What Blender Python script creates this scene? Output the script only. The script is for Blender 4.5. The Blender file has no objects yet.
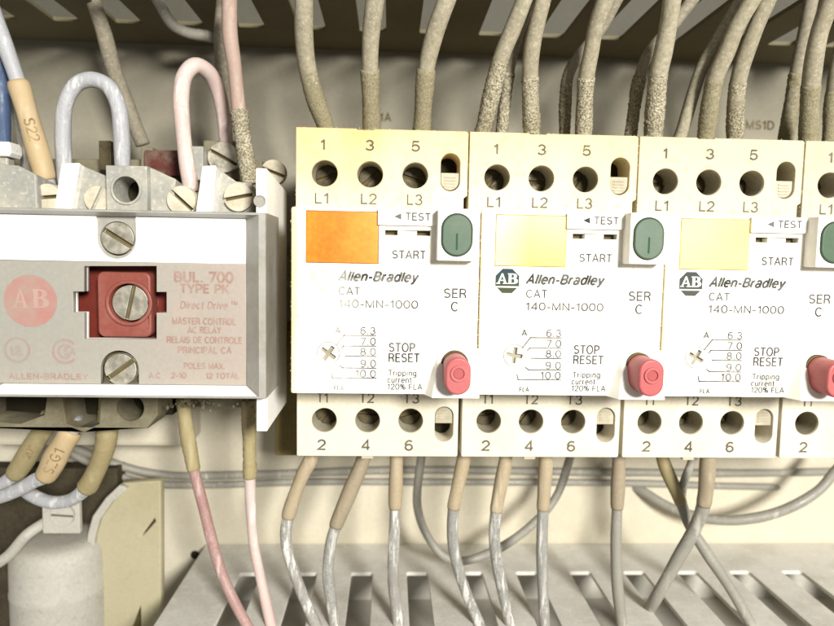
import bpy, bmesh, math, random
from mathutils import Vector, Matrix, Euler
from mathutils.geometry import tessellate_polygon

random.seed(7)
sc = bpy.context.scene
COL = sc.collection

# ------------------------------------------------------------------ frame of reference
# (u, v, w) in millimetres: u to the right, v down, w into the cabinet (0 = breaker face plates).
S = 0.001
def V(u, v, w): return Vector((u * S, w * S, -v * S))

F = 639.96
RX, RY, RZ = 0.0839, -0.0427, 0.0179
CAM = Vector((17.1505, 11.9396, -152.811))
R = (Matrix.Rotation(RX, 3, 'X') @ Matrix.Rotation(RY, 3, 'Y') @ Matrix.Rotation(RZ, 3, 'Z'))
RT = R.transposed()

def uv(px, py, w):
    """point of the plane at depth w that lies in direction (px, py) of the 834 x 626 photo"""
    d = RT @ Vector(((px - 417) / F, (py - 313) / F, 1.0))
    t = (w - CAM.z) / d.z
    p = CAM + d * t
    return p.x, p.y
def UVW(px, py, w):
    u, v = uv(px, py, w)
    return (u, v, w)

# ------------------------------------------------------------------ objects
def tag(o, label=None, cat=None, group=None, kind=None):
    if label: o['label'] = label
    if cat: o['category'] = cat
    if group: o['group'] = group
    if kind: o['kind'] = kind
    return o
def thing(name, label, cat, loc, group=None):
    o = bpy.data.objects.new(name, None)
    COL.objects.link(o)
    o.empty_display_size = 0.01
    o.location = V(*loc)
    return tag(o, label, cat, group)
def wmat(o):
    m = Matrix.Translation(o.location)
    return m if o.parent is None else Matrix.Identity(4)
def link(name, me, mat, parent=None, smooth=False):
    me.name = name
    o = bpy.data.objects.new(name, me)
    COL.objects.link(o)
    if mat is not None:
        if not me.materials: me.materials.append(mat)
        else: me.materials[0] = mat
    if smooth:
        for p in me.polygons: p.use_smooth = True
    if parent is not None:
        o.parent = parent
        if parent.type == 'EMPTY':
            o.matrix_parent_inverse = Matrix.Translation(parent.location).inverted()
    return o

class MB:
    """collects shapes (uvw mm) of ONE mesh"""
    def __init__(self): self.v = []; self.f = []
    def add(self, vs, fs):
        n = len(self.v); self.v += [tuple(x) for x in vs]; self.f += [tuple(i + n for i in f) for f in fs]
        return self
    def box(self, u0, u1, v0, v1, w0, w1):
        return self.hexa([(u0, v0), (u1, v0), (u1, v1), (u0, v1)], w0, [(u0, v0), (u1, v0), (u1, v1), (u0, v1)], w1)
    def hexa(self, a, wa, b, wb):
        n = len(a)
        vs = [(x, y, wa) for x, y in a] + [(x, y, wb) for x, y in b]
        fs = [tuple(range(n)), tuple(range(2 * n - 1, n - 1, -1))] + [(i, n + i, n + (i + 1) % n, (i + 1) % n) for i in range(n)]
        return self.add(vs, fs)
    def mesh_add(self, me):
        n = len(self.v)
        for q in me.vertices: self.v.append((q.co.x / S, -q.co.z / S, q.co.y / S))
        for p in me.polygons: self.f.append(tuple(n + i for i in p.vertices))
        return self
    def mesh(self, bevel=0.0, seg=2):
        me = bpy.data.meshes.new('m')
        me.from_pydata([V(*q) for q in self.v], [], self.f)
        bm = bmesh.new(); bm.from_mesh(me)
        bmesh.ops.recalc_face_normals(bm, faces=bm.faces)
        if bevel > 0:
            ed = [e for e in bm.edges if len(e.link_faces) == 2 and e.calc_face_angle(0) > 0.5]
            bmesh.ops.bevel(bm, geom=ed, offset=bevel * S, segments=seg, profile=0.5, affect='EDGES', clamp_overlap=True)
        bm.to_mesh(me); bm.free()
        return me
    def build(self, name, mat, parent=None, bevel=0.0, seg=2, smooth=False):
        return link(name, self.mesh(bevel, seg), mat, parent, smooth)

def circle(u, v, r, n=40, r2=None):
    r2 = r2 or r
    return [(u + r * math.cos(2 * math.pi * k / n), v + r2 * math.sin(2 * math.pi * k / n)) for k in range(n)]
def stadium(u, v, r, half, n=16):
    """vertical stadium, half = half length of the straight part"""
    p = [(u + r * math.cos(math.pi * k / n), v + half + r * math.sin(math.pi * k / n)) for k in range(n + 1)]
    p += [(u + r * math.cos(math.pi + math.pi * k / n), v - half + r * math.sin(math.pi + math.pi * k / n)) for k in range(n + 1)]
    return p
def rrect(u0, u1, v0, v1, r, n=6):
    p = []
    for cu, cv, a in ((u1 - r, v1 - r, 0), (u0 + r, v1 - r, 90), (u0 + r, v0 + r, 180), (u1 - r, v0 + r, 270)):
        for k in range(n + 1):
            t = math.radians(a + 90 * k / n); p.append((cu + r * math.cos(t), cv + r * math.sin(t)))
    return p
def prism(outer, holes, w0, w1, bevel=0.0):
    """plate with holes, front at w0, back at w1, softly rounded edges; outlines in (u, v) mm"""
    cu = bpy.data.curves.new('c', 'CURVE'); cu.dimensions = '2D'; cu.fill_mode = 'BOTH'
    for pts in [outer] + list(holes):
        sp = cu.splines.new('POLY'); sp.points.add(len(pts) - 1)
        for i, (x, y) in enumerate(pts): sp.points[i].co = (x, -y, 0, 1)
        sp.use_cyclic_u = True
    t = (w1 - w0) / 2
    cu.extrude = max(t - bevel, 1e-4)
    if bevel > 0:
        cu.bevel_depth = bevel; cu.bevel_resolution = 2; cu.offset = -bevel
    ob = bpy.data.objects.new('c', cu); COL.objects.link(ob)
    dg = bpy.context.evaluated_depsgraph_get(); dg.update()
    me = bpy.data.meshes.new_from_object(ob.evaluated_get(dg))
    bpy.data.objects.remove(ob); bpy.data.curves.remove(cu)
    wm = (w0 + w1) / 2
    for q in me.vertices:
        x, y, z = q.co
        q.co = V(x, -y, wm - z)
    bm = bmesh.new(); bm.from_mesh(me)
    bmesh.ops.remove_doubles(bm, verts=bm.verts, dist=1e-7)
    bmesh.ops.recalc_face_normals(bm, faces=bm.faces)
    bm.to_mesh(me); bm.free()
    me.materials.clear()
    return me

# ------------------------------------------------------------------ lettering: a plain sans drawn with strokes
def _arc(cx, cy, rx, ry, a0, a1, n=12):
    return [(cx + rx * math.cos(math.radians(a0 + (a1 - a0) * k / n)), cy + ry * math.sin(math.radians(a0 + (a1 - a0) * k / n))) for k in range(n + 1)]
def _o(cx, cy, rx, ry, n=26): return [(cx + rx * math.cos(2 * math.pi * k / n), cy + ry * math.sin(2 * math.pi * k / n)) for k in range(n)] + ['closed']
FONT = {
 ' ': (.26, []), '-': (.34, [[(.0, .36), (.34, .36)]]), '.': (.12, [[(.06, 0), (.06, .13)]]),
 '0': (.58, [_o(.29, .5, .27, .47)]), '1': (.34, [[(.0, .74), (.12, .80), (.27, .99)], [(.25, 1), (.25, 0)]]),
 '2': (.58, [_arc(.29, .70, .25, .26, 175, -38) + [(.03, .05), (.57, .05)]]),
 '3': (.58, [_arc(.28, .72, .22, .24, 165, -90) , _arc(.28, .27, .26, .24, 90, -165)]),
 '4': (.60, [[(.45, 0), (.45, .96), (.03, .27)], [(.0, .27), (.60, .27)]]),
 '5': (.58, [[(.53, .95), (.13, .95), (.07, .47)] + _arc(.28, .32, .26, .29, 140, -160)]),
 '6': (.58, [_o(.29, .31, .25, .27), _arc(.33, .46, .30, .50, 50, 172)]),
 '7': (.56, [[(.0, .95), (.53, .95), (.20, 0)]]),
 '8': (.58, [_o(.29, .74, .21, .22), _o(.29, .27, .26, .24)]),
 '9': (.58, [_o(.29, .69, .25, .27), _arc(.25, .54, .30, .50, 230, 352)]),
 '%': (.80, [_o(.17, .75, .14, .20, 16), _o(.63, .25, .14, .20, 16), [(.62, 1), (.18, 0)]]),
 'A': (.70, [[(.02, 0), (.35, .97), (.68, 0)], [(.14, .33), (.56, .33)]]),
 'B': (.62, [[(.06, .05), (.06, .95), (.34, .95)] + _arc(.34, .73, .20, .22, 90, -90) + [(.06, .51)], [(.06, .51), (.36, .51)] + _arc(.36, .28, .23, .23, 90, -90) + [(.06, .05)]]),
 'C': (.68, [_arc(.36, .5, .32, .46, 42, 318, 20)]),
 'D': (.68, [[(.06, .05), (.06, .95), (.28, .95)] + _arc(.28, .5, .36, .45, 90, -90, 16) + [(.06, .05)]]),
 'E': (.56, [[(.55, .95), (.06, .95), (.06, .05), (.56, .05)], [(.06, .51), (.50, .51)]]),
 'F': (.54, [[(.54, .95), (.06, .95), (.06, 0)], [(.06, .50), (.48, .50)]]),
 'G': (.72, [_arc(.36, .5, .32, .46, 48, 335, 20) + [(.66, .45), (.40, .45)]]),
 'H': (.66, [[(.06, 0), (.06, 1)], [(.60, 0), (.60, 1)], [(.06, .52), (.60, .52)]]),
 'I': (.12, [[(.06, 0), (.06, 1)]]),
 'K': (.64, [[(.06, 0), (.06, 1)], [(.58, .99), (.09, .40)], [(.22, .58), (.62, 0)]]),
 'L': (.52, [[(.06, 1), (.06, .05), (.52, .05)]]),
 'M': (.80, [[(.06, 0), (.06, .96), (.40, .05), (.74, .96), (.74, 0)]]),
 'N': (.68, [[(.06, 0), (.06, .96), (.62, .04), (.62, 1)]]),
 'O': (.76, [_o(.38, .5, .34, .47)]),
 'P': (.60, [[(.06, 0), (.06, .95), (.33, .95)] + _arc(.33, .70, .24, .25, 90, -90) + [(.06, .45)]]),
 'R': (.64, [[(.06, 0), (.06, .95), (.34, .95)] + _arc(.34, .72, .23, .23, 90, -90) + [(.06, .49)], [(.36, .48), (.54, .30), (.58, 0)]]),
 'S': (.62, [_arc(.31, .73, .24, .22, 25, 262) + _arc(.31, .28, .26, .23, 82, -155)]),
 'T': (.60, [[(.0, .95), (.60, .95)], [(.30, .95), (.30, 0)]]),
 'U': (.66, [[(.06, 1), (.06, .34)] + _arc(.33, .34, .27, .30, 180, 360) + [(.60, 1)]]),
 'X': (.64, [[(.02, 0), (.62, 1)], [(.62, 0), (.02, 1)]]),
 'Y': (.64, [[(.02, 1), (.32, .45), (.32, 0)], [(.62, 1), (.32, .45)]]),
 'Z': (.60, [[(.04, .95), (.56, .95), (.03, .05), (.58, .05)]]),
 'a': (.54, [_arc(.26, .52, .21, .19, 160, 0) + [(.47, 0)], _o(.24, .20, .20, .19, 18)]),
 'c': (.50, [_arc(.27, .36, .24, .34, 45, 315, 16)]),
 'd': (.54, [[(.49, 0), (.49, 1)], _o(.26, .36, .22, .34, 20)]),
 'e': (.54, [[(.04, .37), (.50, .37)] + _arc(.27, .36, .235, .34, 3, 315, 18)]),
 'g': (.54, [[(.49, .72), (.49, -.06)] + _arc(.27, -.06, .22, .18, 0, -150), _o(.26, .36, .22, .33, 20)]),
 'i': (.12, [[(.06, 0), (.06, .72)], [(.06, .86), (.06, 1)]]),
 'l': (.12, [[(.06, 0), (.06, 1)]]),
 'n': (.52, [[(.06, 0), (.06, .72)], [(.06, .44)] + _arc(.27, .46, .20, .22, 165, 0) + [(.47, 0)]]),
 'p': (.54, [[(.06, -.24), (.06, .72)], _o(.28, .36, .22, .34, 20)]),
 'r': (.34, [[(.06, 0), (.06, .72)], [(.06, .42)] + _arc(.28, .44, .21, .24, 170, 80)]),
 't': (.32, [[(.14, .92), (.14, .17), (.20, .06), (.32, .05)], [(.0, .68), (.31, .68)]]),
 'u': (.52, [[(.46, 0), (.46, .72)], [(.06, .72), (.06, .26)] + _arc(.26, .26, .20, .22, 180, 350)]),
 'v': (.50, [[(.02, .72), (.25, .03), (.48, .72)]]),
 'y': (.50, [[(.02, .72), (.26, .04)], [(.48, .72), (.22, -.14), (.15, -.21), (.03, -.21)]]),
}
def layout(txt, gap=.16, shear=0.0):
    """strokes of a line of writing, capitals 1 tall, starting at x = 0"""
    x = 0; out = []
    for ch in txt:
        wd, st = FONT[ch]
        for s in st:
            cl = s[-1] == 'closed'
            p = [(x + a + shear * b, b) for a, b in (s[:-1] if cl else s)]
            out.append((p, cl))
        x += wd + gap
    return out, x - gap
def ribbon(mb, pts, closed, th, put):
    """a stroke of even width as one strip of quads; put maps (x, y) to a point"""
    P = [Vector(p) for p in pts]
    P = [q for j, q in enumerate(P) if j == 0 or (q - P[j - 1]).length > 1e-5]; n = len(P)
    L = []; Rr = []
    for i in range(n):
        a = P[i - 1] if (i > 0 or closed) else None; b = P[(i + 1) % n] if (i < n - 1 or closed) else None
        d0 = (P[i] - a).normalized() if a is not None else None; d1 = (b - P[i]).normalized() if b is not None else None
        if d0 is None: t = d1; k = 1
        elif d1 is None: t = d0; k = 1
        else:
            t = (d0 + d1)
            t = t.normalized() if t.length > 1e-4 else d1
            k = 1 / max(.42, t.dot(d1))
        nn = Vector((-t.y, t.x)) * th / 2 * k
        L.append(P[i] + nn); Rr.append(P[i] - nn)
    vs = [put(q.x, q.y) for q in L] + [put(q.x, q.y) for q in Rr]
    vs = [(a, b, c - .0012 * (j % n)) for j, (a, b, c) in enumerate(vs)]      # a stroke that meets itself never lies in one plane
    m = n if closed else n - 1
    mb.add(vs, [(i, (i + 1) % n, n + (i + 1) % n, n + i) for i in range(m)])
def text_into(mb, txt, x0, x1, yc, h, w, du=0.0, weight=.13, shear=0.0, tilt=0.0, wv=None, gap=.16):
    """writing x0..x1 wide, capitals h tall round the centre line yc (photo measures on plane w), shifted du mm"""
    st, W_ = layout(txt, gap, shear)
    W_ += shear
    xm = (x0 + x1) / 2
    cu_, cv_ = uv(xm, yc, w)
    um, _ = uv(x0, yc, w); uM, _ = uv(x1, yc, w)
    _, vt = uv(xm, yc - h / 2, w); _, vb = uv(xm, yc + h / 2, w)
    sx = (uM - um) / W_; sy = vb - vt
    z = w if wv is None else wv
    for k, (p, cl) in enumerate(st):
        pp = [((x - W_ / 2) * sx, (y - .5) * sy) for x, y in p]
        zz = z - .02 * (k % 3)
        ribbon(mb, pp, cl, weight * sy, lambda U, Y: (cu_ + du + U, cv_ - Y + tilt * U, zz))
def poly_into(mb, pts, w): mb.add([(x, y, w) for x, y in pts], [tuple(range(len(pts)))])
def stroke_into(mb, pts, th, w):
    for (a, b) in zip(pts[:-1], pts[1:]):
        d = Vector((b[0] - a[0], b[1] - a[1])); L = d.length
        if L < 1e-6: continue
        d /= L; n = Vector((-d.y, d.x)) * th / 2; e = d * th / 2
        poly_into(mb, [(a[0] - e.x + n.x, a[1] - e.y + n.y), (b[0] + e.x + n.x, b[1] + e.y + n.y),
                       (b[0] + e.x - n.x, b[1] + e.y - n.y), (a[0] - e.x - n.x, a[1] - e.y - n.y)], w)

# serif capitals for the emblem, unit square, y up
SERIF = {
 'A': [[(0, 0), (.36, 0), (.36, .06), (.27, .08), (.56, .80), (.72, .08), (.60, .06), (.60, 0), (1, 0), (1, .06), (.92, .08), (.60, 1), (.48, 1), (.14, .08), (0, .06)],
       [(.28, .28), (.70, .28), (.68, .37), (.31, .37)]],
 'B': [[(0, 0), (.36, 0), (.36, 1), (0, 1), (0, .94), (.10, .92), (.10, .08), (0, .06)],
       [(.36, .92), (.52, .90), (.58, .84), (.60, .76), (.57, .66), (.50, .59), (.36, .57), (.36, .49), (.60, .50), (.78, .57), (.87, .68), (.88, .80), (.80, .92), (.66, .98), (.50, 1), (.36, 1)],
       [(.36, .08), (.54, .09), (.62, .14), (.66, .27), (.62, .40), (.54, .47), (.36, .49), (.36, .57), (.62, .55), (.84, .50), (.96, .38), (.98, .24), (.90, .10), (.74, .02), (.56, 0), (.36, 0)]],
}
def serif_into(mb, ch, u0, u1, v0, v1, w):
    for k, pl in enumerate(SERIF[ch]):
        pts = [(u0 + x * (u1 - u0), v1 - y * (v1 - v0)) for x, y in pl]
        tri = tessellate_polygon([[Vector((x, y, 0)) for x, y in pts]])
        mb.add([(x, y, w - .012 * k) for x, y in pts], [tuple(t) for t in tri])

# ------------------------------------------------------------------ materials
def lin(r, g, b):
    f = lambda c: (c / 255 / 12.92) if c / 255 <= .04045 else (((c / 255) + .055) / 1.055) ** 2.4
    return (f(r), f(g), f(b), 1)
class NT:
    def __init__(self, name):
        self.m = bpy.data.materials.new(name); self.m.use_nodes = True
        self.t = self.m.node_tree; self.t.nodes.clear()
        self.out = self.n('ShaderNodeOutputMaterial'); self.b = self.n('ShaderNodeBsdfPrincipled')
        self.l(self.b.outputs[0], self.out.inputs[0])
        self.tc = self.n('ShaderNodeTexCoord')
        self.co = self.tc.outputs['Object']
    def n(self, t): return self.t.nodes.new(t)
    def l(self, a, b): self.t.links.new(a, b)
    def noise(self, scale, detail=4, rough=.6, co=None, dist=0.0):
        n = self.n('ShaderNodeTexNoise'); n.inputs['Scale'].default_value = scale
        n.inputs['Detail'].default_value = detail; n.inputs['Roughness'].default_value = rough
        n.inputs['Distortion'].default_value = dist
        self.l(co or self.co, n.inputs['Vector']); return n.outputs[0]
    def voro(self, scale):
        n = self.n('ShaderNodeTexVoronoi'); n.inputs['Scale'].default_value = scale
        self.l(self.co, n.inputs['Vector']); return n.outputs['Distance']
    def ramp(self, x, a, b, lo=0.0, hi=1.0):
        n = self.n('ShaderNodeMapRange'); n.inputs[1].default_value = a; n.inputs[2].default_value = b
        n.inputs[3].default_value = lo; n.inputs[4].default_value = hi
        self.l(x, n.inputs[0]); return n.outputs[0]
    def mix(self, fac, a, b, mode='MIX'):
        n = self.n('ShaderNodeMix'); n.data_type = 'RGBA'; n.blend_type = mode
        if isinstance(fac, (int, float)): n.inputs[0].default_value = fac
        else: self.l(fac, n.inputs[0])
        for s, x in ((6, a), (7, b)):
            if isinstance(x, tuple): n.inputs[s].default_value = x
            else: self.l(x, n.inputs[s])
        return n.outputs[2]
    def math(self, op, a, b):
        n = self.n('ShaderNodeMath'); n.operation = op; n.use_clamp = False
        for s, x in ((0, a), (1, b)):
            if isinstance(x, (int, float)): n.inputs[s].default_value = x
            else: self.l(x, n.inputs[s])
        return n.outputs[0]
    def bump(self, h, strength, dist):
        n = self.n('ShaderNodeBump'); n.inputs['Strength'].default_value = strength; n.inputs['Distance'].default_value = dist * S
        self.l(h, n.inputs['Height']); self.l(n.outputs[0], self.b.inputs['Normal'])
    def base(self, x):
        if isinstance(x, tuple): self.b.inputs['Base Color'].default_value = x
        else: self.l(x, self.b.inputs['Base Color'])
    def set(self, rough=.6, spec=.4, metal=0.0):
        self.b.inputs['Roughness'].default_value = rough; self.b.inputs['Metallic'].default_value = metal
        self.b.inputs['Specular IOR Level'].default_value = spec; return self

def dusty(name, c, dirt, amount=.35, rough=.65, spec=.3, scale=60, grain=.12, bump=.25, bdist=.06, speck=None, grad=None, ao=0.0, gn=.45):
    """plastic or painted surface under dust: broad stains, fine grain, optional specks, a gradient and painted corner shade"""
    m = NT(name)
    a = m.ramp(m.noise(scale, 5, .65), .42, .72, 0, amount)
    col = m.mix(a, c, dirt)
    if grad:   # (axis, from mm, to mm, colour): yellowed, bleached or dusty end; painted shade on the wall, glow on orange
        sep = m.n('ShaderNodeSeparateXYZ'); m.l(m.co, sep.inputs[0])
        s = m.ramp(sep.outputs[grad[0]], grad[1] * S, grad[2] * S)
        s = m.math('MULTIPLY', s, m.ramp(m.noise(scale * 1.7, 4), .25, .7, gn, 1))
        col = m.mix(s, col, grad[3])
    g = m.ramp(m.noise(900, 3, .7), .3, .7, 1 - grain, 1 + grain)
    gc = m.n('ShaderNodeCombineColor')
    for k in range(3): m.l(g, gc.inputs[k])
    col = m.mix(1.0, col, gc.outputs[0], 'MULTIPLY')
    if speck:
        s = m.ramp(m.noise(speck[1], 2, .5), .60, .68, 0, speck[2])
        col = m.mix(s, col, speck[0])
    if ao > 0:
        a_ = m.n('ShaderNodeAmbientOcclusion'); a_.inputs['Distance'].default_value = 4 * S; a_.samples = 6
        inv = m.ramp(a_.outputs['AO'], .35, .8, ao, 0)  # corner shade painted in with the dirt colour
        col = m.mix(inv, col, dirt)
    m.base(col); m.set(rough, spec)
    if bump: m.bump(m.math('ADD', m.noise(500, 4, .7), m.math('MULTIPLY', m.noise(130, 3), .6)), bump, bdist)
    return m.m
def ink(name, c, under, wear, scale=300, th=.5):
    m = NT(name)
    a = m.ramp(m.noise(scale, 4, .7), th - .12, th + .12, max(0, wear - .5), min(1, wear + .35)) if wear > 0 else None
    m.base(m.mix(a, c, under) if a is not None else c); m.set(.7, .2)
    return m.m
def ink_rubbed(name, c, under, x0, x1):
    m = NT(name); sep = m.n('ShaderNodeSeparateXYZ'); m.l(m.co, sep.inputs[0])
    t = m.ramp(sep.outputs[0], x0 * S, x1 * S, .62, .10)
    a = m.math('ADD', t, m.ramp(m.noise(330, 4, .7), .3, .7, -.3, .3))
    n = m.n('ShaderNodeClamp'); m.l(a, n.inputs[0])
    m.base(m.mix(n.outputs[0], c, under)); m.set(.7, .2)
    return m.m
def metal(name, c, rough=.35, dirt=lin(90, 80, 60), amount=.5, met=.8):
    m = NT(name)
    a = m.ramp(m.noise(350, 5, .7), .4, .7, 0, amount)
    m.base(m.mix(a, c, dirt)); m.set(rough, .5, met)
    m.l(m.ramp(m.noise(500, 3), .3, .7, rough * .7, min(1, rough * 1.6)), m.b.inputs['Roughness'])
    m.bump(m.noise(800, 4, .7), .25, .05)
    return m.m
def granular(name, c1, c2, scale=1300, bdist=.5):
    m = NT(name)
    v = m.noise(scale, 2, .6)
    col = m.mix(m.ramp(v, .38, .62), c1, c2)
    col = m.mix(m.ramp(m.noise(90, 3), .4, .7, 0, .5), col, c1)
    m.base(col); m.set(.9, .1)
    m.bump(v, .9, bdist)
    return m.m
def scuffed(name, c, fleck, amt, rough=.4, scale=260, dirt=None, stretch=.12):
    """glossy insulation, one colour, with thin dust, fine scuffs and a few pale flecks along the wire, painted glints on the lower wires"""
    m = NT(name)
    mp = m.n('ShaderNodeMapping'); mp.inputs['Scale'].default_value = (1, 1, stretch); m.l(m.co, mp.inputs[0])
    col = m.mix(m.ramp(m.noise(55, 3), .35, .7, 0, .6), c, dirt or tuple(x * .7 for x in c[:3]) + (1,))
    dust = m.math('MULTIPLY', m.ramp(m.noise(1500, 3, .7), .42, .66), m.ramp(m.noise(90, 3), .35, .65, .1, .55))
    col = m.mix(dust, col, tuple(.5 * x + .5 * y for x, y in zip(c, fleck)))
    n1 = m.ramp(m.noise(scale * 2.2, 4, .6, mp.outputs[0], .4), .60 - amt * .18, .68 - amt * .15)
    n2 = m.ramp(m.noise(45, 2), .52 - amt * .3, .62 - amt * .2)
    col = m.mix(m.math('MULTIPLY', m.math('MULTIPLY', n1, n2), .7), col, fleck)
    m.base(col); m.set(rough, .5)
    m.l(m.ramp(m.noise(260, 4), .3, .7, rough * .8, min(1, rough * 1.7)), m.b.inputs['Roughness'])
    m.bump(m.math('ADD', m.noise(700, 4, .7), m.math('MULTIPLY', m.noise(160, 2), 1.2)), .35, .1)
    return m.m

W_PLATE = lin(238, 234, 222)
M = {}
M['wall'] = dusty('wall_paint', lin(202, 194, 172), lin(176, 167, 144), .5, .7, .2, 30, .05, .3, .06, grad=(2, -10, 46, lin(116, 111, 95)), ao=.3, gn=.88)  # upper part darkened: shade above the breakers painted into the wall colour
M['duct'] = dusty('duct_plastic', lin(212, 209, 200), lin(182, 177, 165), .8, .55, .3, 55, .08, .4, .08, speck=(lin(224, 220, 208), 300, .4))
M['duct_shade'] = dusty('duct_plastic_shade_painted', lin(112, 104, 80), lin(88, 80, 58), .6, .7, .2, 25, .06, .2, .05)  # darker copy of the duct plastic, upper duct's shade painted in
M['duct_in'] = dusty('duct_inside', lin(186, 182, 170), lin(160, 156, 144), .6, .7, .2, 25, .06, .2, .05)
M['duct_in_up'] = dusty('duct_inside_shade_painted', lin(88, 85, 74), lin(76, 72, 60), .6, .7, .2, 25, .06, .2, .05)  # darker copy of the duct inside, shade in the upper slots painted in
yel = [lin(212, 174, 106), lin(208, 188, 132), lin(186, 174, 138), lin(178, 168, 138)]
blk = [lin(224, 212, 178), lin(214, 203, 170), lin(194, 186, 162), lin(186, 178, 156)]  # darker to the right: shade on those blocks put into the colour
for i in range(4):
    M['block%d' % i] = dusty('terminal_plastic_aged_shaded%d' % i, blk[i], yel[i], .55, .6, .3, 45, .07, .3, .06, speck=(lin(176, 152, 104), 420, .35),
                             grad=(2, 4, 22, yel[i]))
    M['plate%d' % i] = dusty('face_plastic%d' % i, W_PLATE, lin(220, 206, 172), .6, .5, .35, 34, .05, .2, .05, speck=(lin(196, 178, 138), 520, .45),
                             grad=(0, (45 * i - 3.2), (45 * i - 6.0), lin(206, 180, 126)))
M['low_block'] = dusty('terminal_plastic_lower', lin(214, 206, 184), lin(194, 182, 152), .55, .6, .3, 45, .07, .3, .06)
M['housing'] = dusty('button_housing_plastic', W_PLATE, lin(228, 218, 190), .3, .5, .35, 40, .03, .1, .03)
M['backing'] = dusty('gap_shade_dark', lin(72, 65, 50), lin(46, 42, 32), .8, .8, .1, 50, .2, .5, .2)  # near-black shade colour for the gap behind the coil
M['recess'] = dusty('dial_recess_shade', lin(152, 146, 126), lin(122, 114, 92), .6, .7, .2, 200, .1, 0)  # shading of the dial's cross painted as a darker tone
M['dust'] = dusty('pale_dust', lin(214, 196, 150), lin(180, 164, 124), .6, .9, .1, 200, .1, 0)
M['side'] = dusty('breaker_side_plastic', lin(186, 176, 150), lin(140, 124, 90), .6, .7, .2, 60, .1, .4, .08)
M['hole'] = dusty('screw_well_plastic', lin(178, 170, 148), lin(112, 102, 76), .6, .7, .2, 90, .1, .3, .06)
M['screw_dark'] = metal('dusty_terminal_screw', lin(84, 74, 48), .6, lin(46, 40, 26), .8, .3)
M['screw'] = metal('plated_screw', lin(196, 190, 172), .38, lin(120, 112, 90), .5, .75)
M['screw_cream'] = dusty('dust_covered_screw', lin(196, 188, 166), lin(150, 138, 108), .8, .7, .2, 170, .1, .4, .08)
M['slot_dark'] = dusty('screw_slot_brown', lin(96, 86, 58), lin(60, 54, 38), .6, .8, .1, 200, .1, 0)  # dark brown for slots, collar and notch floors
M['dark'] = dusty('dark_cavity', lin(46, 42, 30), lin(28, 26, 20), .6, .9, .1, 100, .1, 0)
M['orange'] = dusty('orange_window', lin(224, 108, 6), lin(234, 138, 30), .8, .32, .5, 110, .07, .15, .03, grad=(0, 5, 17, lin(240, 158, 54)), speck=(lin(206, 122, 40), 700, .5))  # lighter right side: a glow painted into the colour
M['yellow1'] = dusty('bleached_yellow_window', lin(234, 196, 40), lin(236, 204, 66), .7, .35, .5, 50, .03, .1, .03, grad=(0, 50.5, 42.5, lin(242, 230, 160)))
M['yellow2'] = dusty('cream_yellow_window', lin(236, 212, 108), lin(236, 216, 126), .7, .35, .5, 60, .03, .1, .03)
M['green'] = dusty('green_button_plastic', lin(60, 82, 58), lin(78, 94, 72), .6, .5, .4, 120, .06, .15, .04)
M['green_dark'] = dusty('green_button_mark', lin(34, 70, 36), lin(30, 56, 32), .4, .6, .2, 100, .05, 0)
M['red'] = dusty('red_button_plastic', lin(166, 80, 79), lin(182, 106, 102), .6, .45, .4, 150, .06, .15, .04)
M['red_dark'] = dusty('red_button_shade', lin(156, 70, 67), lin(168, 90, 86), .5, .5, .3, 150, .06, 0)
inkc = lin(44, 44, 42)
M['ink'] = ink('black_print', inkc, lin(120, 118, 110), .3)
M['ink_worn'] = ink_rubbed('worn_print', lin(50, 50, 46), lin(208, 204, 190), 2, 12)
M['ink_gone'] = ink('rubbed_off_print', lin(170, 160, 130), W_PLATE, .85, 500)
M['ink_block'] = ink('grey_print', lin(76, 72, 60), lin(120, 112, 92), .3)
def emblem_mat(name, wear, top, bot):
    m = NT(name)
    sep = m.n('ShaderNodeSeparateXYZ'); m.l(m.co, sep.inputs[0])
    t = m.ramp(sep.outputs[2], -.020, -.0145)
    c = m.mix(t, bot, top)
    if wear > 0: c = m.mix(m.ramp(m.noise(420, 4), .35, .55, wear - .15, min(1, wear + .15)), c, W_PLATE)
    m.base(c); m.set(.6, .3); return m.m
M['emb0'] = emblem_mat('emblem_rubbed_off', .58, lin(120, 114, 84), lin(126, 112, 66))
M['emb1'] = emblem_mat('emblem_green', 0, lin(6, 46, 50), lin(62, 64, 18))
M['emb2'] = emblem_mat('emblem_grey', 0, lin(48, 54, 52), lin(66, 66, 52))
M['emb_white'] = ink('emblem_letters', lin(244, 242, 232), lin(230, 226, 210), .1)
# relay
M['bezel'] = dusty('relay_bezel_metal', lin(160, 157, 148), lin(128, 122, 106), .75, .42, .5, 60, .06, .2, .04)
M['bezel_w'] = dusty('relay_white_and_lit_edges', lin(248, 246, 240), lin(222, 217, 203), .35, .5, .4, 120, .06, .3, .05)  # flange white, also painted light on the lower slope and opening edge
M['label_plate'] = dusty('relay_nameplate', lin(150, 147, 136), lin(160, 150, 136), .8, .5, .4, 28, .05, .18, .04, grad=(0, -56, -22, lin(160, 147, 135)), gn=.4, speck=(lin(170, 152, 138), 60, .25))
M['strip'] = dusty('relay_white_strip', lin(246, 245, 240), lin(238, 236, 226), .4, .45, .4, 40, .02, .06, .02)
M['pink_ink'] = ink('faded_red_print', lin(166, 118, 108), lin(156, 138, 126), .30, 260)
M['pink_text'] = ink('faded_red_lettering', lin(146, 116, 104), lin(158, 138, 125), .5, 420, .5)
M['pink_faint'] = ink('very_faded_red_print', lin(152, 128, 118), lin(152, 142, 132), .5, 300)
M['emb_relay'] = ink('emblem_relay_letters', lin(172, 142, 130), lin(164, 134, 122), .3)
M['relay_red'] = dusty('relay_red_plastic', lin(128, 66, 54), lin(150, 94, 82), .8, .45, .4, 90, .08, .2, .05)
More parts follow.
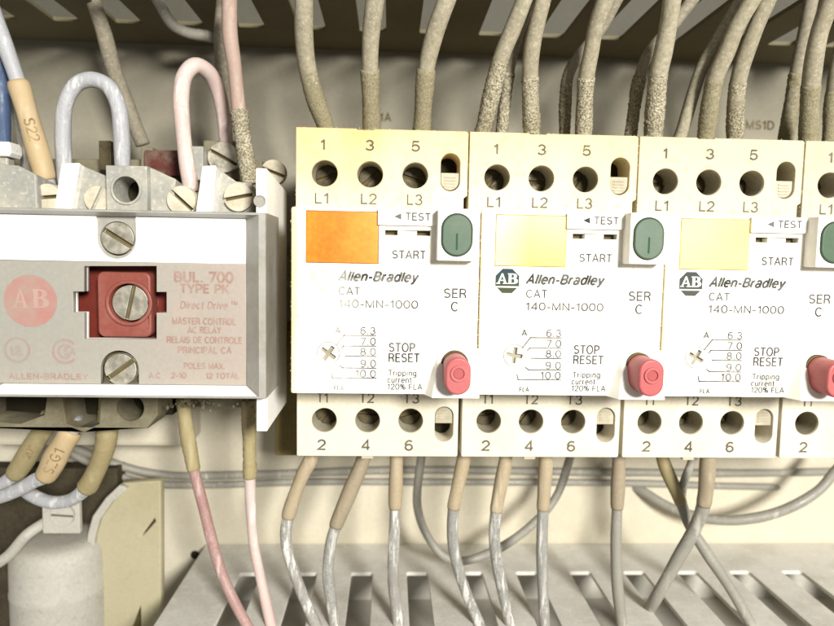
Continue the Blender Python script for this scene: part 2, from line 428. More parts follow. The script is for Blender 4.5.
M['relay_red_d'] = dusty('relay_red_recess', lin(104, 36, 26), lin(80, 30, 20), .6, .5, .3, 90, .08, .2, .05)
M['relay_white'] = dusty('relay_white_plastic', lin(244, 242, 234), lin(176, 168, 146), .6, .55, .35, 90, .08, .4, .08, speck=(lin(150, 140, 112), 500, .4))
M['relay_grey'] = dusty('relay_grey_terminal', lin(150, 148, 138), lin(186, 180, 160), .7, .55, .4, 130, .1, .5, .1, speck=(lin(196, 192, 178), 900, .4))
M['relay_low'] = dusty('relay_lower_plastic', lin(126, 119, 98), lin(84, 75, 48), .9, .7, .2, 70, .1, .4, .08)
M['maroon'] = dusty('maroon_coil_tag', lin(90, 48, 40), lin(128, 118, 102), .8, .7, .2, 160, .2, .5, .12)
M['cream_part'] = dusty('yellowed_cover', lin(170, 162, 132), lin(150, 141, 106), .7, .6, .3, 30, .05, .2, .05)
M['olive_tone'] = dusty('olive_brown', lin(128, 114, 72), lin(104, 92, 58), .7, .8, .1, 60, .1, .3, .06)
M['cyl'] = dusty('grey_coil_casing', lin(172, 168, 156), lin(186, 181, 168), .7, .6, .3, 60, .08, .5, .1, speck=(lin(150, 143, 124), 420, .35))
# wires
M['w_top'] = dusty('dusty_olive_wire', lin(154, 146, 124), lin(130, 122, 100), .7, .75, .2, 60, .22, .5, .1, speck=(lin(188, 181, 162), 1400, .5))
M['w_faint'] = dusty('shaded_dusty_wire', lin(122, 116, 98), lin(100, 94, 76), .7, .8, .1, 60, .1, .3, .08)
M['w_top2'] = dusty('dusty_beige_wire', lin(138, 130, 112), lin(112, 104, 84), .7, .75, .2, 60, .22, .5, .1, speck=(lin(170, 162, 144), 1400, .5))
M['sl_top'] = granular('dust_caked_sleeve', lin(124, 116, 90), lin(148, 140, 114), 2000, .2)
M['sl_gran'] = granular('grainy_dust_sleeve', lin(110, 102, 76), lin(188, 180, 158), 2000, .4)
M['w_low'] = scuffed('grey_wire_with_glints', lin(138, 136, 128), lin(226, 222, 212), .4, .33, 420)  # white flecks paint the gloss highlights along with scuffs
M['w_low_b'] = scuffed('grey_wire_bright_glints', lin(142, 139, 130), lin(236, 233, 224), .55, .28, 420)
M['w_low_d'] = scuffed('dull_grey_wire', lin(142, 138, 126), lin(196, 190, 174), .15, .45)
M['sl_low'] = scuffed('tan_sleeve', lin(162, 146, 118), lin(196, 184, 158), .35, .5, 200, lin(156, 138, 106))
M['sl_low_g'] = scuffed('grey_tan_sleeve', lin(150, 136, 112), lin(178, 164, 136), .3, .55, 200)
M['w_white'] = scuffed('white_grey_wire', lin(162, 162, 163), lin(214, 212, 206), .4, .42, 380, lin(160, 160, 160))
M['w_pink'] = scuffed('faded_pink_wire', lin(200, 180, 170), lin(226, 218, 208), .4, .45, 320, lin(186, 152, 142))
M['w_pink_d'] = scuffed('dusty_pink_wire', lin(166, 142, 128), lin(182, 164, 148), .3, .55, 320, lin(140, 118, 98))
M['w_rose'] = scuffed('rose_wire', lin(164, 132, 124), lin(206, 192, 184), .22, .4, 340, lin(140, 92, 84))
M['w_blue'] = scuffed('blue_wire', lin(62, 80, 108), lin(100, 116, 136), .2, .5, 200, lin(50, 70, 104))
M['sl_cream'] = scuffed('cream_marker_sleeve', lin(178, 156, 120), lin(196, 176, 140), .4, .55, 130, lin(184, 158, 108))
M['sl_olive'] = scuffed('olive_marker_sleeve', lin(154, 140, 100), lin(172, 160, 122), .4, .6, 130, lin(126, 112, 76))
M['sl_ink'] = ink('sleeve_print', lin(112, 96, 66), lin(196, 170, 120), .3)

# ------------------------------------------------------------------ wires
def spline(pts, step=.8):
    P = [Vector(p) for p in pts]
    P = [P[0] * 2 - P[1]] + P + [P[-1] * 2 - P[-2]]
    out = []; marks = []
    for i in range(1, len(P) - 2):
        p0, p1, p2, p3 = P[i - 1:i + 3]
        t0 = 0; t1 = t0 + (p1 - p0).length ** .5; t2 = t1 + (p2 - p1).length ** .5; t3 = t2 + (p3 - p2).length ** .5
        n = max(3, int((p2 - p1).length / step))
        marks.append(len(out))
        for k in range(n):
            t = t1 + (t2 - t1) * k / n
            a1 = p0 * ((t1 - t) / (t1 - t0)) + p1 * ((t - t0) / (t1 - t0))
            a2 = p1 * ((t2 - t) / (t2 - t1)) + p2 * ((t - t1) / (t2 - t1))
            a3 = p2 * ((t3 - t) / (t3 - t2)) + p3 * ((t - t2) / (t3 - t2))
            b1 = a1 * ((t2 - t) / (t2 - t0)) + a2 * ((t - t0) / (t2 - t0))
            b2 = a2 * ((t3 - t) / (t3 - t1)) + a3 * ((t - t1) / (t3 - t1))
            out.append(b1 * ((t2 - t) / (t2 - t1)) + b2 * ((t - t1) / (t2 - t1)))
    marks.append(len(out)); out.append(P[-2])
    return out, marks
def tube(line, rad, n=18, jit=0.0, rng=None, caps=True):
    vs = []; fs = []
    t = (line[1] - line[0]).normalized()
    ref = Vector((0, 0, 1)) if abs(t.z) < .9 else Vector((1, 0, 0))
    nrm = (ref - t * ref.dot(t)).normalized()
    for i, p in enumerate(line):
        a = line[max(0, i - 1)]; b = line[min(len(line) - 1, i + 1)]
        t = (b - a).normalized()
        nrm = (nrm - t * nrm.dot(t)).normalized(); bn = t.cross(nrm)
        r = rad(i / max(1, len(line) - 1)) if callable(rad) else rad
        for k in range(n):
            an = 2 * math.pi * k / n
            rr = r * (1 + (rng.uniform(-jit, jit) if jit else 0))
            q = p + (nrm * math.cos(an) + bn * math.sin(an)) * rr
            vs.append(tuple(q))
    for i in range(len(line) - 1):
        for k in range(n):
            fs.append((i * n + k, i * n + (k + 1) % n, (i + 1) * n + (k + 1) % n, (i + 1) * n + k))
    if caps:
        fs.append(tuple(range(n - 1, -1, -1))); m = (len(line) - 1) * n; fs.append(tuple(range(m, m + n)))
    return vs, fs
def wire(label, pts, r, mat, sleeve=None, smat=None, sr=1.2, jit=0.0, group=None, name='wire', cat='wire', txt=None, wav=.04):
    """pts: (px, py, w); sleeve = (first, last) index of the points the marker sleeve covers"""
    P = [UVW(*p) for p in pts]
    line, marks = spline(P)
    rng = random.Random(hash(label) % 1000 if False else len(label) * 7 + int(pts[0][0]))
    ph = rng.uniform(0, 6)
    L = len(line)
    mb = MB(); v, f = tube(line, lambda t: r * (1 + wav * math.sin(ph + t * L * .11) + wav * .6 * math.sin(ph * 2 + t * L * .29))); mb.add(v, f)
    base = pts[-1] if sleeve is None else pts[sleeve[1]]
    root = thing(name, label, cat, UVW(*base), group)
    w_ = mb.build('insulation', mat, root, smooth=True)
    if sleeve:
        i0, i1 = marks[sleeve[0]], marks[sleeve[1]]
        seg = line[i0:i1 + 1]
        # densify for a grainy outline
        if jit:
            d = []
            for a, b in zip(seg[:-1], seg[1:]): d += [a, a.lerp(b, .5)]
            seg = d + [seg[-1]]
        n = len(seg)
        fl = lambda t: r * sr * (1 + .05 * math.sin(ph + t * 9) - .10 * max(0, 1 - t * n / 1.5) - .10 * max(0, 1 - (1 - t) * n / 1.5))
        mb = MB(); v, f = tube(seg, fl, 26 if jit else 20, jit, rng); mb.add(v, f)
        s_ = mb.build('marker_sleeve', smat, root, smooth=True)
        if txt:
            body, h, flip = txt
            st, wd_ = layout(body)
            A = seg[0]; B = seg[-1]
            if flip: A, B = B, A
            ax = (B - A).normalized(); Lm = (B - A).length
            view = (CAM - (A + B) / 2).normalized()
            side = ax.cross(view).normalized()        # points away from the reading direction of the cap line
            fr = side.cross(ax).normalized()
            if fr.dot(view) < 0: fr = -fr
            rr = r * sr * 1.06 + .06
            kx = min(h, Lm * .8 / wd_)
            def put(x, y):
                s = x
                k = min(max((s / Lm + .5), 0), 1) * (n - 1); k0 = int(k); k1 = min(n - 1, k0 + 1)
                if flip: pc = seg[n - 1 - k0].lerp(seg[n - 1 - k1], k - k0)
                else: pc = seg[k0].lerp(seg[k1], k - k0)
                th = y / rr
                return tuple(pc + fr * rr * math.cos(th) - side * rr * math.sin(th))
            mb = MB()
            for p, cl in st: ribbon(mb, [((x - wd_ / 2) * kx, (y - .5) * h) for x, y in p], cl, .13 * h, put)
            mb.build('printed_code', M['sl_ink'], s_)
    return root

# ------------------------------------------------------------------ screws
def slotted_screw(mb, u, v, r, w_front, thick, slot_w, ang):
    """cheese-head screw with a straight slot: base disc plus the two raised halves"""
    mb.mesh_add(prism(circle(u, v, r), [], w_front + thick * .45, w_front + thick, .03))
    c, s = math.cos(ang), math.sin(ang)
    for sg in (1, -1):
        a0 = math.asin(slot_w / 2 / r); pts = []
        for k in range(25):
            a = a0 + (math.pi - 2 * a0) * k / 24
            x, y = r * .985 * math.cos(a), sg * r * .985 * math.sin(a)
            pts.append((u + x * c - y * s, v + x * s + y * c))
        mb.mesh_add(prism(pts, [], w_front, w_front + thick * .5, .12))
def screw_part(name, u, v, r, w, thick, slot_w, deg, mat, parent):
    mb = MB(); slotted_screw(mb, u, v, r, w, thick, slot_w, math.radians(deg))
    o = mb.build(name, mat, parent)
    g = MB(); c, s = math.cos(math.radians(deg)), math.sin(math.radians(deg))
    L = r * .93; h = slot_w / 2 * .9
    pts = [(u + x * c - y * s, v + x * s + y * c) for x, y in ((-L, -h), (L, -h), (L, h), (-L, h))]
    poly_into(g, pts, w + thick * .43)
    g.build('slot', M['slot_dark'], o)
    return o

# ================================================================== SETTING
WALL = 85.0
vfold = uv(700, 545, WALL)[1]          # lower duct wall meets the panel here
vtop = uv(400, 50, WALL)[1]
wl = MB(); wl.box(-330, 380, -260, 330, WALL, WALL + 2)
o = wl.build('back_panel', M['wall']); tag(o, kind='structure')
# printed device tags on the panel
mb = MB()
text_into(mb, 'MS1A', 364, 391, 117, 8, WALL - .1, weight=.2)
text_into(mb, 'MS1D', 746, 774, 125, 8.5, WALL - .1, weight=.2)
o2 = mb.build('panel_lettering', ink('panel_print', lin(74, 66, 40), lin(120, 110, 80), .3), o)
g = MB(); u, v = uv(195, 555, WALL); g.mesh_add(prism(circle(u, v, 1.7, 20), [], WALL - .08, WALL - .02)); g.build('panel_hole', M['dark'], o)

# ---- wiring ducts: a wall standing off the panel with slots that run out from it
def duct(label, v0, down, wslot, wfront, slots, pw, fmat, imat, height, loc, u0=-320):
    root = thing('wiring_duct', label, 'wiring duct', loc, 'wiring ducts above and below the breakers')
    u1 = 370
    # comb outline in (u, w) plane, then laid flat
    pts = [(u0, WALL - .3), (u1, WALL - .3)]
    for c in sorted([x for x in slots if x > u0 + 8], reverse=True):
        pts += [(c + pw / 2, wfront), (c + pw / 2, wslot - .6), (c + pw / 2 - .6, wslot), (c - pw / 2 + .6, wslot), (c - pw / 2, wslot - .6), (c - pw / 2, wfront)]
    pts = [pts[0], pts[1], (u1, wfront)] + pts[2:] + [(u0, wfront)]
    me = prism([(x, y) for x, y in pts], [], -.7, .7, .25)
    mb = MB().mesh_add(me)
    # rotate: (u, v=wcoord, w=thickness) -> (u, v0 + thickness, wcoord)
    mb.v = [(x, v0 + z * down, y) for x, y, z in mb.v]
    mb.build('slotted_wall', fmat, root)
    a = v0 + 2 * down; b = v0 + height * down
    lo, hi = min(a, b), max(a, b)
    MB().box(u0, u1, lo, hi, WALL - 3, WALL - .4).build('duct_base', imat, root)
    MB().box(u0, u1, min(b, b + 2 * down), max(b, b + 2 * down), wfront, WALL - .4).build('far_wall', imat, root)
    return root
pitch = 19.2
W1 = 85 - 22.5
s0 = uv(362, 578, W1)[0]
low_slots = [s0 + pitch * k for k in range(-12, 18)]
lroot = duct('pale grey slotted wiring duct along the bottom, wires running into it', vfold, 1, W1, 12, low_slots, 7.4, M['duct'], M['duct_in'], 20, (100, vfold, WALL), uv(206, 545, WALL)[0])
W2 = 85 - 20
s1 = uv(313, 32, W2)[0]
up_slots = [s1 + 19.6 * k for k in range(-12, 18)]
uroot = duct('shadowed dusty slotted wiring duct along the top above the breakers', vtop, -1, W2, 12, up_slots, 8.6, M['duct_shade'], M['duct_in_up'], 40, (100, vtop, WALL))

# ================================================================== BREAKERS
BP = 45.0
TW, LW = 16.34, 18.94          # depths of the upper and lower terminal block faces
def breaker(i, label, window, emb, ink_brand, ink_small):
    d = BP * i
    root = thing('motor_breaker', label, 'motor breaker', (d + 15, 66, 80), 'motor breakers side by side on the rail')
    dU = d - BP                 # shift for measures taken on the second breaker
    def q(px, py, w): u, v = uv(px, py, w); return u + dU, v
    # body behind the blocks
    MB().box(d - 7.0, d + 36.9, -21.0, 65.2, 34, WALL - 3).build('body', M['side'], root, .4)
    # upper terminal block
    def block(name, u0, u1, v0, v1, w, hv, sv, slot_half, mat, nums, lets, digits_y, lets_y, clip_low, upper):
        hs = [(d + x, hv) for x in (0.0, 11.75, 23.5)]
        holes = [circle(x, y, 3.38, 40) for x, y in hs] + [stadium(d + 32.7, sv, 2.55, 2.35)]
        # outline with the small moulding step seen in the edge
        out = [(u0, v0), (u0 + 15.5, v0), (u0 + 15.7, v0 + .28 if upper else v0), (u0 + 20, v0 + .28 if upper else v0), (u0 + 20.2, v0), (u1 - .5, v0), (u1, v0 + .5)]
        if upper: out += [(u1, v1 - 8), (u1 - .9, v1 - 7.4), (u1 - .9, v1)]
        else: out += [(u1, v1 - .4), (u1 - .4, v1)]
        out += [(u0 + .3, v1), (u0, v1 - .3)]
        me = prism(out, holes, w, w + 17.5, .22)
        b = link(name, me, mat, root)
        for x, y in hs:
            k = MB()
            k.mesh_add(prism(circle(x, y, 3.36), [circle(x, y, 3.30)], w + .6, w + 17.4))
            k.build('screw_well', M['hole'], b)
            screw_part('terminal_screw', x, y, 3.2, w + 8.5, 2, 1.0, random.uniform(-60, 60), M['screw_dark'], b)
        k = MB()
        hp = stadium(d + 32.7, sv, 2.38, 2.18, 14)
        hp = hp[:15] + [(d + 30.32, sv + .1), (d + 35.08, sv + .1)] if clip_low else hp[15:] + [(d + 35.08, sv - .1), (d + 30.32, sv - .1)]
        k.mesh_add(prism(hp, [], w + .8, w + 4, .15))
        for t in range(4):
            yy = sv + (1.2 + t * .8 if clip_low else -1.2 - t * .8)
            k.box(d + 31.2, d + 34.2, yy - .14, yy + .14, w + .55, w + .9)
        k.build('rail_clip', M['hole'], b)
        k = MB(); poly_into(k, [(d + 30.2, sv - 4.9), (d + 35.2, sv - 4.9), (d + 35.2, sv + 4.9), (d + 30.2, sv + 4.9)], w + 9); k.build('clip_recess', M['dark'], b)
        k = MB()
        for t, (xc, yc, h, wd) in nums: text_into(k, t, xc - wd / 2, xc + wd / 2, yc, h, w, dU, .18, wv=w - .06)
        for t, x0, x1, yc, h in lets: text_into(k, t, x0, x1, yc, h, w, dU, .14, wv=w - .06)
        k.build('terminal_lettering', M['ink_block'], b)
        return b
    tb = block('upper_terminal_block', d - 7.37, d + 37.25, -21.56, 3.0, TW, -9.95, -11.0, 2.3, M['block%d' % i],
          [('1', (496.3, 149, 10, 4.0)), ('3', (541.9, 149.6, 10, 8)), ('5', (586.7, 150.5, 10, 8))],
          [('L1', 487, 500.6, 202, 10.3), ('L2', 532, 547.3, 202.6, 10.3), ('L3', 577, 592, 203.4, 10.3)], 0, 0, True, True)
    lb = block('lower_terminal_block', d - 7.37, d + 36.6, 41.5, 65.86, LW, 55.9, 56.8, 2.3, M['low_block'],
          [('2', (485.8, 445.6, 10, 7.6)), ('4', (528.8, 445.9, 10, 8)), ('6', (571, 446.2, 10, 7.6))],
          [('T1', 482.4, 493.0, 399.0, 9.5), ('T2', 524, 538, 399.3, 9.5), ('T3', 567, 582, 399.8, 9.5)], 0, 0, False, False)
    MB().box(d + 10.2, d + 13.4, 65.6, 66.7, LW + .5, LW + 4).build('latch_tab', M['side'], root, .15)
    # face plate, with the test slot cut through
    ts0 = q(573, 233.5, 0); ts1 = q(617, 239.5, 0)
    su0, su1, sv0, sv1 = ts0[0], ts1[0], ts0[1], ts1[1]
    dial = q(514.5, 355.5, 0)
    wl_ = (d - 2.54, d + 14.38, .95, 13.0)
    fp_out = rrect(d - 6.07, d + 38.6, .05, 44.47, .5, 4)
    holes = [[(su0, sv0), (su1, sv0), (su1, sv1), (su0, sv1)], circle(dial[0], dial[1], 2.72, 36),
             [(wl_[0] - .12, wl_[2] - .12), (wl_[1] + .12, wl_[2] - .12), (wl_[1] + .12, wl_[3] + .12), (wl_[0] - .12, wl_[3] + .12)]]
    fp = link('face_plate', prism(fp_out, holes, 0, 3.0, .22), M['plate%d' % i], root)
    # the plate's box going back to the blocks
    MB().box(d - 5.9, d + 38.4, .25, 44.2, 3.02, 33).build('plate_box', M['plate%d' % i], root, .2)
    # raised strip carrying TEST
    a = q(566.5, 214, 0); b_ = q(621, 230, 0)
    link('test_strip', prism([(a[0], .3), (b_[0] + 3, .3), (b_[0] + 3, 2.2), (b_[0] - .2, b_[1]), (a[0], b_[1])], [], -.9, .1, .12), M['housing'], root)
    # indicator window (sits in its frame)
    link('indicator_window', prism([(wl_[0], wl_[2]), (wl_[1], wl_[2]), (wl_[1], wl_[3]), (wl_[0], wl_[3])], [], -.12, 1.5, .1), window, root)
    # test slider
    mb = MB(); mb.box(su0 - .4, su1 + .4, sv0 - .5, sv1 + .5, 2.6, 3.0); mb.build('test_slot', M['slot_dark'], root)
    kn0 = q(585, 236, 0)[0]; kn1 = q(604, 236, 0)[0]
    MB().box(kn0, kn1, sv0 + .15, sv1 - .1, .1, 2.58).build('test_slider', M['housing'], root, .12)
    # start button housing and button
    HW = -4.7
    h0 = q(631.2, 212.4, HW); h1 = q(666.6, 264.6, HW)
    hc = ((h0[0] + h1[0]) / 2, (h0[1] + h1[1]) / 2)
    gb = q(648.6, 238.9, HW)
    me = prism(rrect(h0[0], h1[0], h0[1], h1[1], .35, 3), [stadium(gb[0], gb[1], 3.66, 1.35)], HW, 2.9, .18)
    hs_ = link('start_housing', me, M['housing'], root)
    sb = link('start_button', prism(stadium(gb[0], gb[1], 3.48, 1.35), [], HW - .35, 1.5, .35), M['green'], root)
    k = MB(); k.mesh_add(prism(rrect(gb[0] - .2, gb[0] + .22, gb[1] - .4, gb[1] + 3.4, .15, 3), [], HW - .42, HW - .3)); k.build('engraved_bar', M['green_dark'], sb)
    # stop button on its wedge
    rb = q(636.5, 371.5, 0)
    su = q(620.5, 350, 0)[0]; eu = d + 38.95
    vt = q(620, 350, 0)[1]; vb = 44.6
    mb = MB()
    mb.add([(su + .6, vt, .3), (eu, vt, .3), (eu, vb, .3), (su - 3.0, vb, .3), (su + .9, vt, -.05), (eu, vt, -.05), (eu, vb, -3.6), (su - 1.2, vb, -3.6)],
           [(0, 1, 2, 3), (7, 6, 5, 4), (0, 3, 7, 4), (1, 5, 6, 2), (0, 4, 5, 1), (3, 2, 6, 7)])
    mb.build('stop_housing', M['housing'], root, .15)
    fr = q(651.7, 378.4, -8.8)
    st = link('stop_button', prism(stadium(fr[0], fr[1], 2.95, 1.45), [], -8.8, 1.0, .5), M['red'], root)
    link('stop_collar', prism(stadium(fr[0], fr[1], 3.35, 1.5), [stadium(fr[0], fr[1], 3.0, 1.46)], -1.2, .5, .05), M['slot_dark'], root)
    link('button_ring', prism(circle(fr[0] + .1, fr[1] - .6, 1.95, 30), [circle(fr[0] + .1, fr[1] - .6, 1.25, 30)], -9.15, -8.7, .12), M['red'], st)
    link('button_pip', prism(circle(fr[0] + .1, fr[1] - .6, 1.2, 30), [], -8.95, -8.6, .15), M['red_dark'], st)
    # adjusting dial: disc with a cross recess
    c, r = dial, 2.6
    t_ = .5; L = 2.0; rot = (.62, .12, .5, 0)[i]
    cr = [(-t_, -L), (t_, -L), (t_, -t_), (L, -t_), (L, t_), (t_, t_), (t_, L), (-t_, L), (-t_, t_), (-L, t_), (-L, -t_), (-t_, -t_)]
    cr = [(c[0] + x * math.cos(rot) - y * math.sin(rot), c[1] + x * math.sin(rot) + y * math.cos(rot)) for x, y in cr]
    dl = link('setting_dial', prism(circle(c[0], c[1], r, 40), [cr], -.1, 1.5, .12), M['housing'], root)
    k = MB(); poly_into(k, circle(c[0], c[1], 2.8, 30), .9); k.build('cross_recess', M['recess'], dl)
    # ---- lettering on the face
    Z = -.05
    k = MB()
    text_into(k, 'Allen-Bradley', 526.3, 605.5, 279.6, 9.3, 0, dU, .23, .3, wv=Z)
    k.build('maker_lettering', ink_brand, fp)
    k = MB()
    text_into(k, 'CAT', 526.3, 547.1, 293.8, 7.9, 0, dU, .15, wv=Z)
    text_into(k, '140-MN-1000', 526.0, 603.2, 306.8, 7.6, 0, dU, .155, wv=Z)
    k.build('catalogue_lettering', ink_brand if i == 0 else M['ink'], fp)
    k = MB()
    for t, x0, x1, yc, h in (('SER', 628.8, 650.6, 296.2, 9.2), ('C', 635.5, 642.4, 309.3, 9.2), ('STOP', 574, 599.2, 349.6, 8.6), ('RESET', 573.4, 603.3, 359.8, 8.6),
                             ('Tripping', 572.7, 600, 374.8, 5.6), ('current', 571.7, 595.2, 381.6, 5.8), ('120% FLA', 571.7, 605.3, 388.4, 5.6), ('START', 579.4, 611.8, 258, 8.0)):
        text_into(k, t, x0, x1, yc, h, 0, dU, .165, wv=Z)
    text_into(k, 'TEST', 593.2, 617.2, 220.8, 7.4, 0, dU, .17, wv=-.95)
    p0 = q(581.8, 220.6, 0); p1 = q(589, 217.4, 0); p2 = q(589, 223.8, 0)
    poly_into(k, [p0, p1, p2], -.95)
    k.build('operating_lettering', M['ink'], fp)
    k = MB()
    for t, x0, x1, yc, h in (('A', 521.8, 527, 332.8, 6), ('6.3', 546.5, 561, 333.2, 7.2), ('7.0', 546.5, 561, 343.6, 7.2), ('8.0', 546, 560.8, 353.9, 7.2),
                             ('9.0', 545.8, 560.6, 365.6, 7.2), ('10.0', 540.6, 560.3, 375.5, 7.2), ('FLA', 519.4, 528.8, 389.5, 4.6)):
        text_into(k, t, x0, x1, yc, h, 0, dU, .2 if h < 7 else .14, wv=Z, gap=.2)
    for ln in ([(522.7, 347.5), (530.4, 337.7), (561.3, 337.9)], [(527.5, 350.5), (529.6, 348.2), (561.2, 348.3)], [(531, 358.2), (561, 358.6)],
               [(525.5, 367.5), (528.5, 369.8), (560.8, 370.2)], [(517, 374.5), (518, 379.6), (560.5, 380)]):
        stroke_into(k, [q(x, y, 0) for x, y in ln], .26, Z - .004)
    k.build('dial_scale', ink_small, fp)
    # emblem: an octagon with two serif letters and a bar
    e0 = q(494.9, 268, 0); e1 = q(519.6, 293.8, 0)
    ec = ((e0[0] + e1[0]) / 2, (e0[1] + e1[1]) / 2); er = (e1[1] - e0[1]) / 2
    k = MB(); poly_into(k, [(ec[0] + er * 1.02 * math.cos(math.radians(22.5 + 45 * n)), ec[1] + er * 1.04 * math.sin(math.radians(22.5 + 45 * n))) for n in range(8)], Z)
    em = k.build('emblem', emb, fp)
    k = MB(); zz = Z - .03
    if i > 0:
        a0 = q(496.4, 273.2, 0); a1 = q(507.2, 283.8, 0); serif_into(k, 'A', a0[0], a1[0], a0[1], a1[1], zz)
        a0 = q(507.8, 273.4, 0); a1 = q(518.0, 284.0, 0); serif_into(k, 'B', a0[0], a1[0], a0[1], a1[1], zz)
        a0 = q(494, 286.0, 0); a1 = q(520.6, 287.8, 0)
        poly_into(k, [(ec[0] - er * 1.05, a0[1]), (ec[0] + er * 1.05, a0[1]), (ec[0] + er * 1.05, a1[1]), (ec[0] - er * 1.05, a1[1])], zz)
        k.build('emblem_letters', M['emb_white'], fp)
    # dust standing on the left edges
    rg = random.Random(40 + i); mb = MB()
    for n_ in range(260):
        e = rg.random()
        if e < .72: x, y, ww = d - 6.07, rg.uniform(.3, 44.4), rg.uniform(.1, 2.6)
        elif e < .86: x, y, ww = d - 7.4, rg.uniform(-21, 0), TW + rg.uniform(.1, 3)
        else: x, y, ww = rg.uniform(d - 7.2, d + 37), -21.6, TW + rg.uniform(.1, 3)
        a = rg.uniform(.08, .24); hh = rg.uniform(.1, .34)
        dx, dy = (-1, rg.uniform(-.5, .5)) if e < .86 else (rg.uniform(-.5, .5), -1)
        mb.add([(x - dy * a, y + dx * a, ww), (x + dy * a, y - dx * a, ww), (x, y, ww - a), (x, y, ww + a), (x + dx * hh, y + dy * hh, ww + rg.uniform(-a, a))],
               [(0, 2, 4), (2, 1, 4), (1, 3, 4), (3, 0, 4), (0, 3, 1, 2)])
    mb.build('dust_fringe', M['dust'], root)
    return root

breaker(0, 'motor breaker with bright orange window and rubbed-off emblem, beside the relay', M['orange'], M['emb0'], M['ink_worn'], M['ink_worn'])
breaker(1, 'motor breaker with pale yellow window half bleached white and dark green emblem', M['yellow1'], M['emb1'], M['ink'], M['ink'])
breaker(2, 'motor breaker with cream yellow window and dark grey emblem', M['yellow2'], M['emb2'], M['ink'], M['ink'])
breaker(3, 'motor breaker cut off by the right edge of the picture', M['yellow2'], M['emb2'], M['ink'], M['ink'])

# mounting rail and its end stop
rail = thing('mounting_rail', 'grey metal mounting rail behind the row of breakers', 'rail', (60, 22, WALL))
MB().box(-60, 230, 4, 8, WALL - 9, WALL - 8).box(-60, 230, 36, 40, WALL - 9, WALL - 8).box(-60, 230, 7, 37, WALL - 2, WALL - 1).build('rail_profile', M['screw'], rail)
u0, v0 = uv(272, 426, 45); u1, v1 = uv(296, 464, 45)
ob = MB().box(u0, u1 + 4, v0 - 30, v1 - 1, 50, 80).build('rail_end_stop', M['olive_tone'], None, .6)
tag(ob, 'olive brown end stop on the rail between relay and orange-window breaker', 'end stop')

# ================================================================== RELAY
LP = 2.4                      # nameplate depth
relay = thing('control_relay', 'grey control relay with red centre and faded pink print, left of the breakers', 'relay', UVW(130, 397, 60))
L0 = -40
def pu(px, py, w=LP): return uv(px, py, w)
# bezel: picture-frame with inner slopes; outer rim at w=-2
RW = -1.6
ot_l = uv(L0, 206.2, RW); ot_r = uv(265.5, 208.2, RW); ob_r = uv(265.0, 399.2, RW); ob_l = uv(L0, 397.6, RW)
oc = [ot_l, (ot_r[0], ot_l[1]), (ot_r[0], ob_r[1]), (ot_l[0], ob_r[1])]
it_r = uv(245.5, 219.2, LP); ib_r = uv(246, 385.4, LP)
ic_u = it_r[0]; ic_v0 = it_r[1]; ic_v1 = ib_r[1]
rim = .55
ou0, ou1, ov0, ov1 = oc[0][0], oc[1][0], oc[0][1], oc[2][1]
mb = MB()
def ring(mb, rects):
    n0 = len(mb.v)
    for (a, b, c, d_, w) in rects: mb.v += [(a, c, w), (b, c, w), (b, d_, w), (a, d_, w)]
    for k in range(len(rects) - 1):
        for j in range(4):
            A = n0 + 4 * k; B = A + 4
            mb.f.append((A + j, A + (j + 1) % 4, B + (j + 1) % 4, B + j))
ring(mb, [(ou0, ou1, ov0, ov1, 16), (ou0, ou1, ov0, ov1, RW + .25), (ou0 + .2, ou1 - .2, ov0 + .2, ov1 - .2, RW), (ou0 + rim, ou1 - 1.6, ov0 + rim, ov1 - rim, RW),
          (ou0 + rim + 3, ic_u, ic_v0, ic_v1, LP + .3), (ou0 + rim + 3, ic_u, ic_v0, ic_v1, 14)])
bz = mb.build('bezel', M['bezel'], relay)
# added white sheet: light on the bezel's lower slope, painted as colour
sl = MB(); sl.add([(ou0 + 3, ov1 - rim - .1, RW - .04), (ou1 - 2.1, ov1 - rim - .1, RW - .04), (ic_u - .2, ic_v1 + .05, LP + .2), (ou0 + 6, ic_v1 + .05, LP + .2)], [(0, 1, 2, 3)])
sl.build('bezel_lit_slope', M['bezel_w'], relay)
# nameplate with the cross-shaped opening and the two screw notches
op = [(84, 266), (156.5, 266), (156.5, 292), (166.5, 292), (166.5, 312.5), (156.5, 312.5), (156.5, 339), (84, 339), (84, 312.5), (73, 312.5), (73, 291.5), (84, 291.5)]
op = [pu(x, y) for x, y in op]
s1c = pu(116.5, 238.5); s2c = pu(119.5, 370)
n1 = [(s1c[0] - 4.6, ic_v0 + .02), (s1c[0] + 4.6, ic_v0 + .02)] + [(s1c[0] + 4.6 * math.cos(math.pi * k / 16), s1c[1] + .2 + 4.6 * math.sin(math.pi * k / 16)) for k in range(17)]
n2 = [(s2c[0] + 4.5, ic_v1 - .02), (s2c[0] - 4.5, ic_v1 - .02)] + [(s2c[0] + 4.5 * math.cos(math.pi + math.pi * k / 16), s2c[1] - .2 + 4.5 * math.sin(math.pi + math.pi * k / 16)) for k in range(17)]
a0 = ou0 + rim + 3
vsplit = pu(150, 262.5)[1]
np_out = [(a0, vsplit), (ic_u, vsplit), (ic_u, ic_v1)] + [n2[0]] + [(x, y) for x, y in n2[2:][::-1]][::-1][::-1] + [n2[1], (a0, ic_v1)]
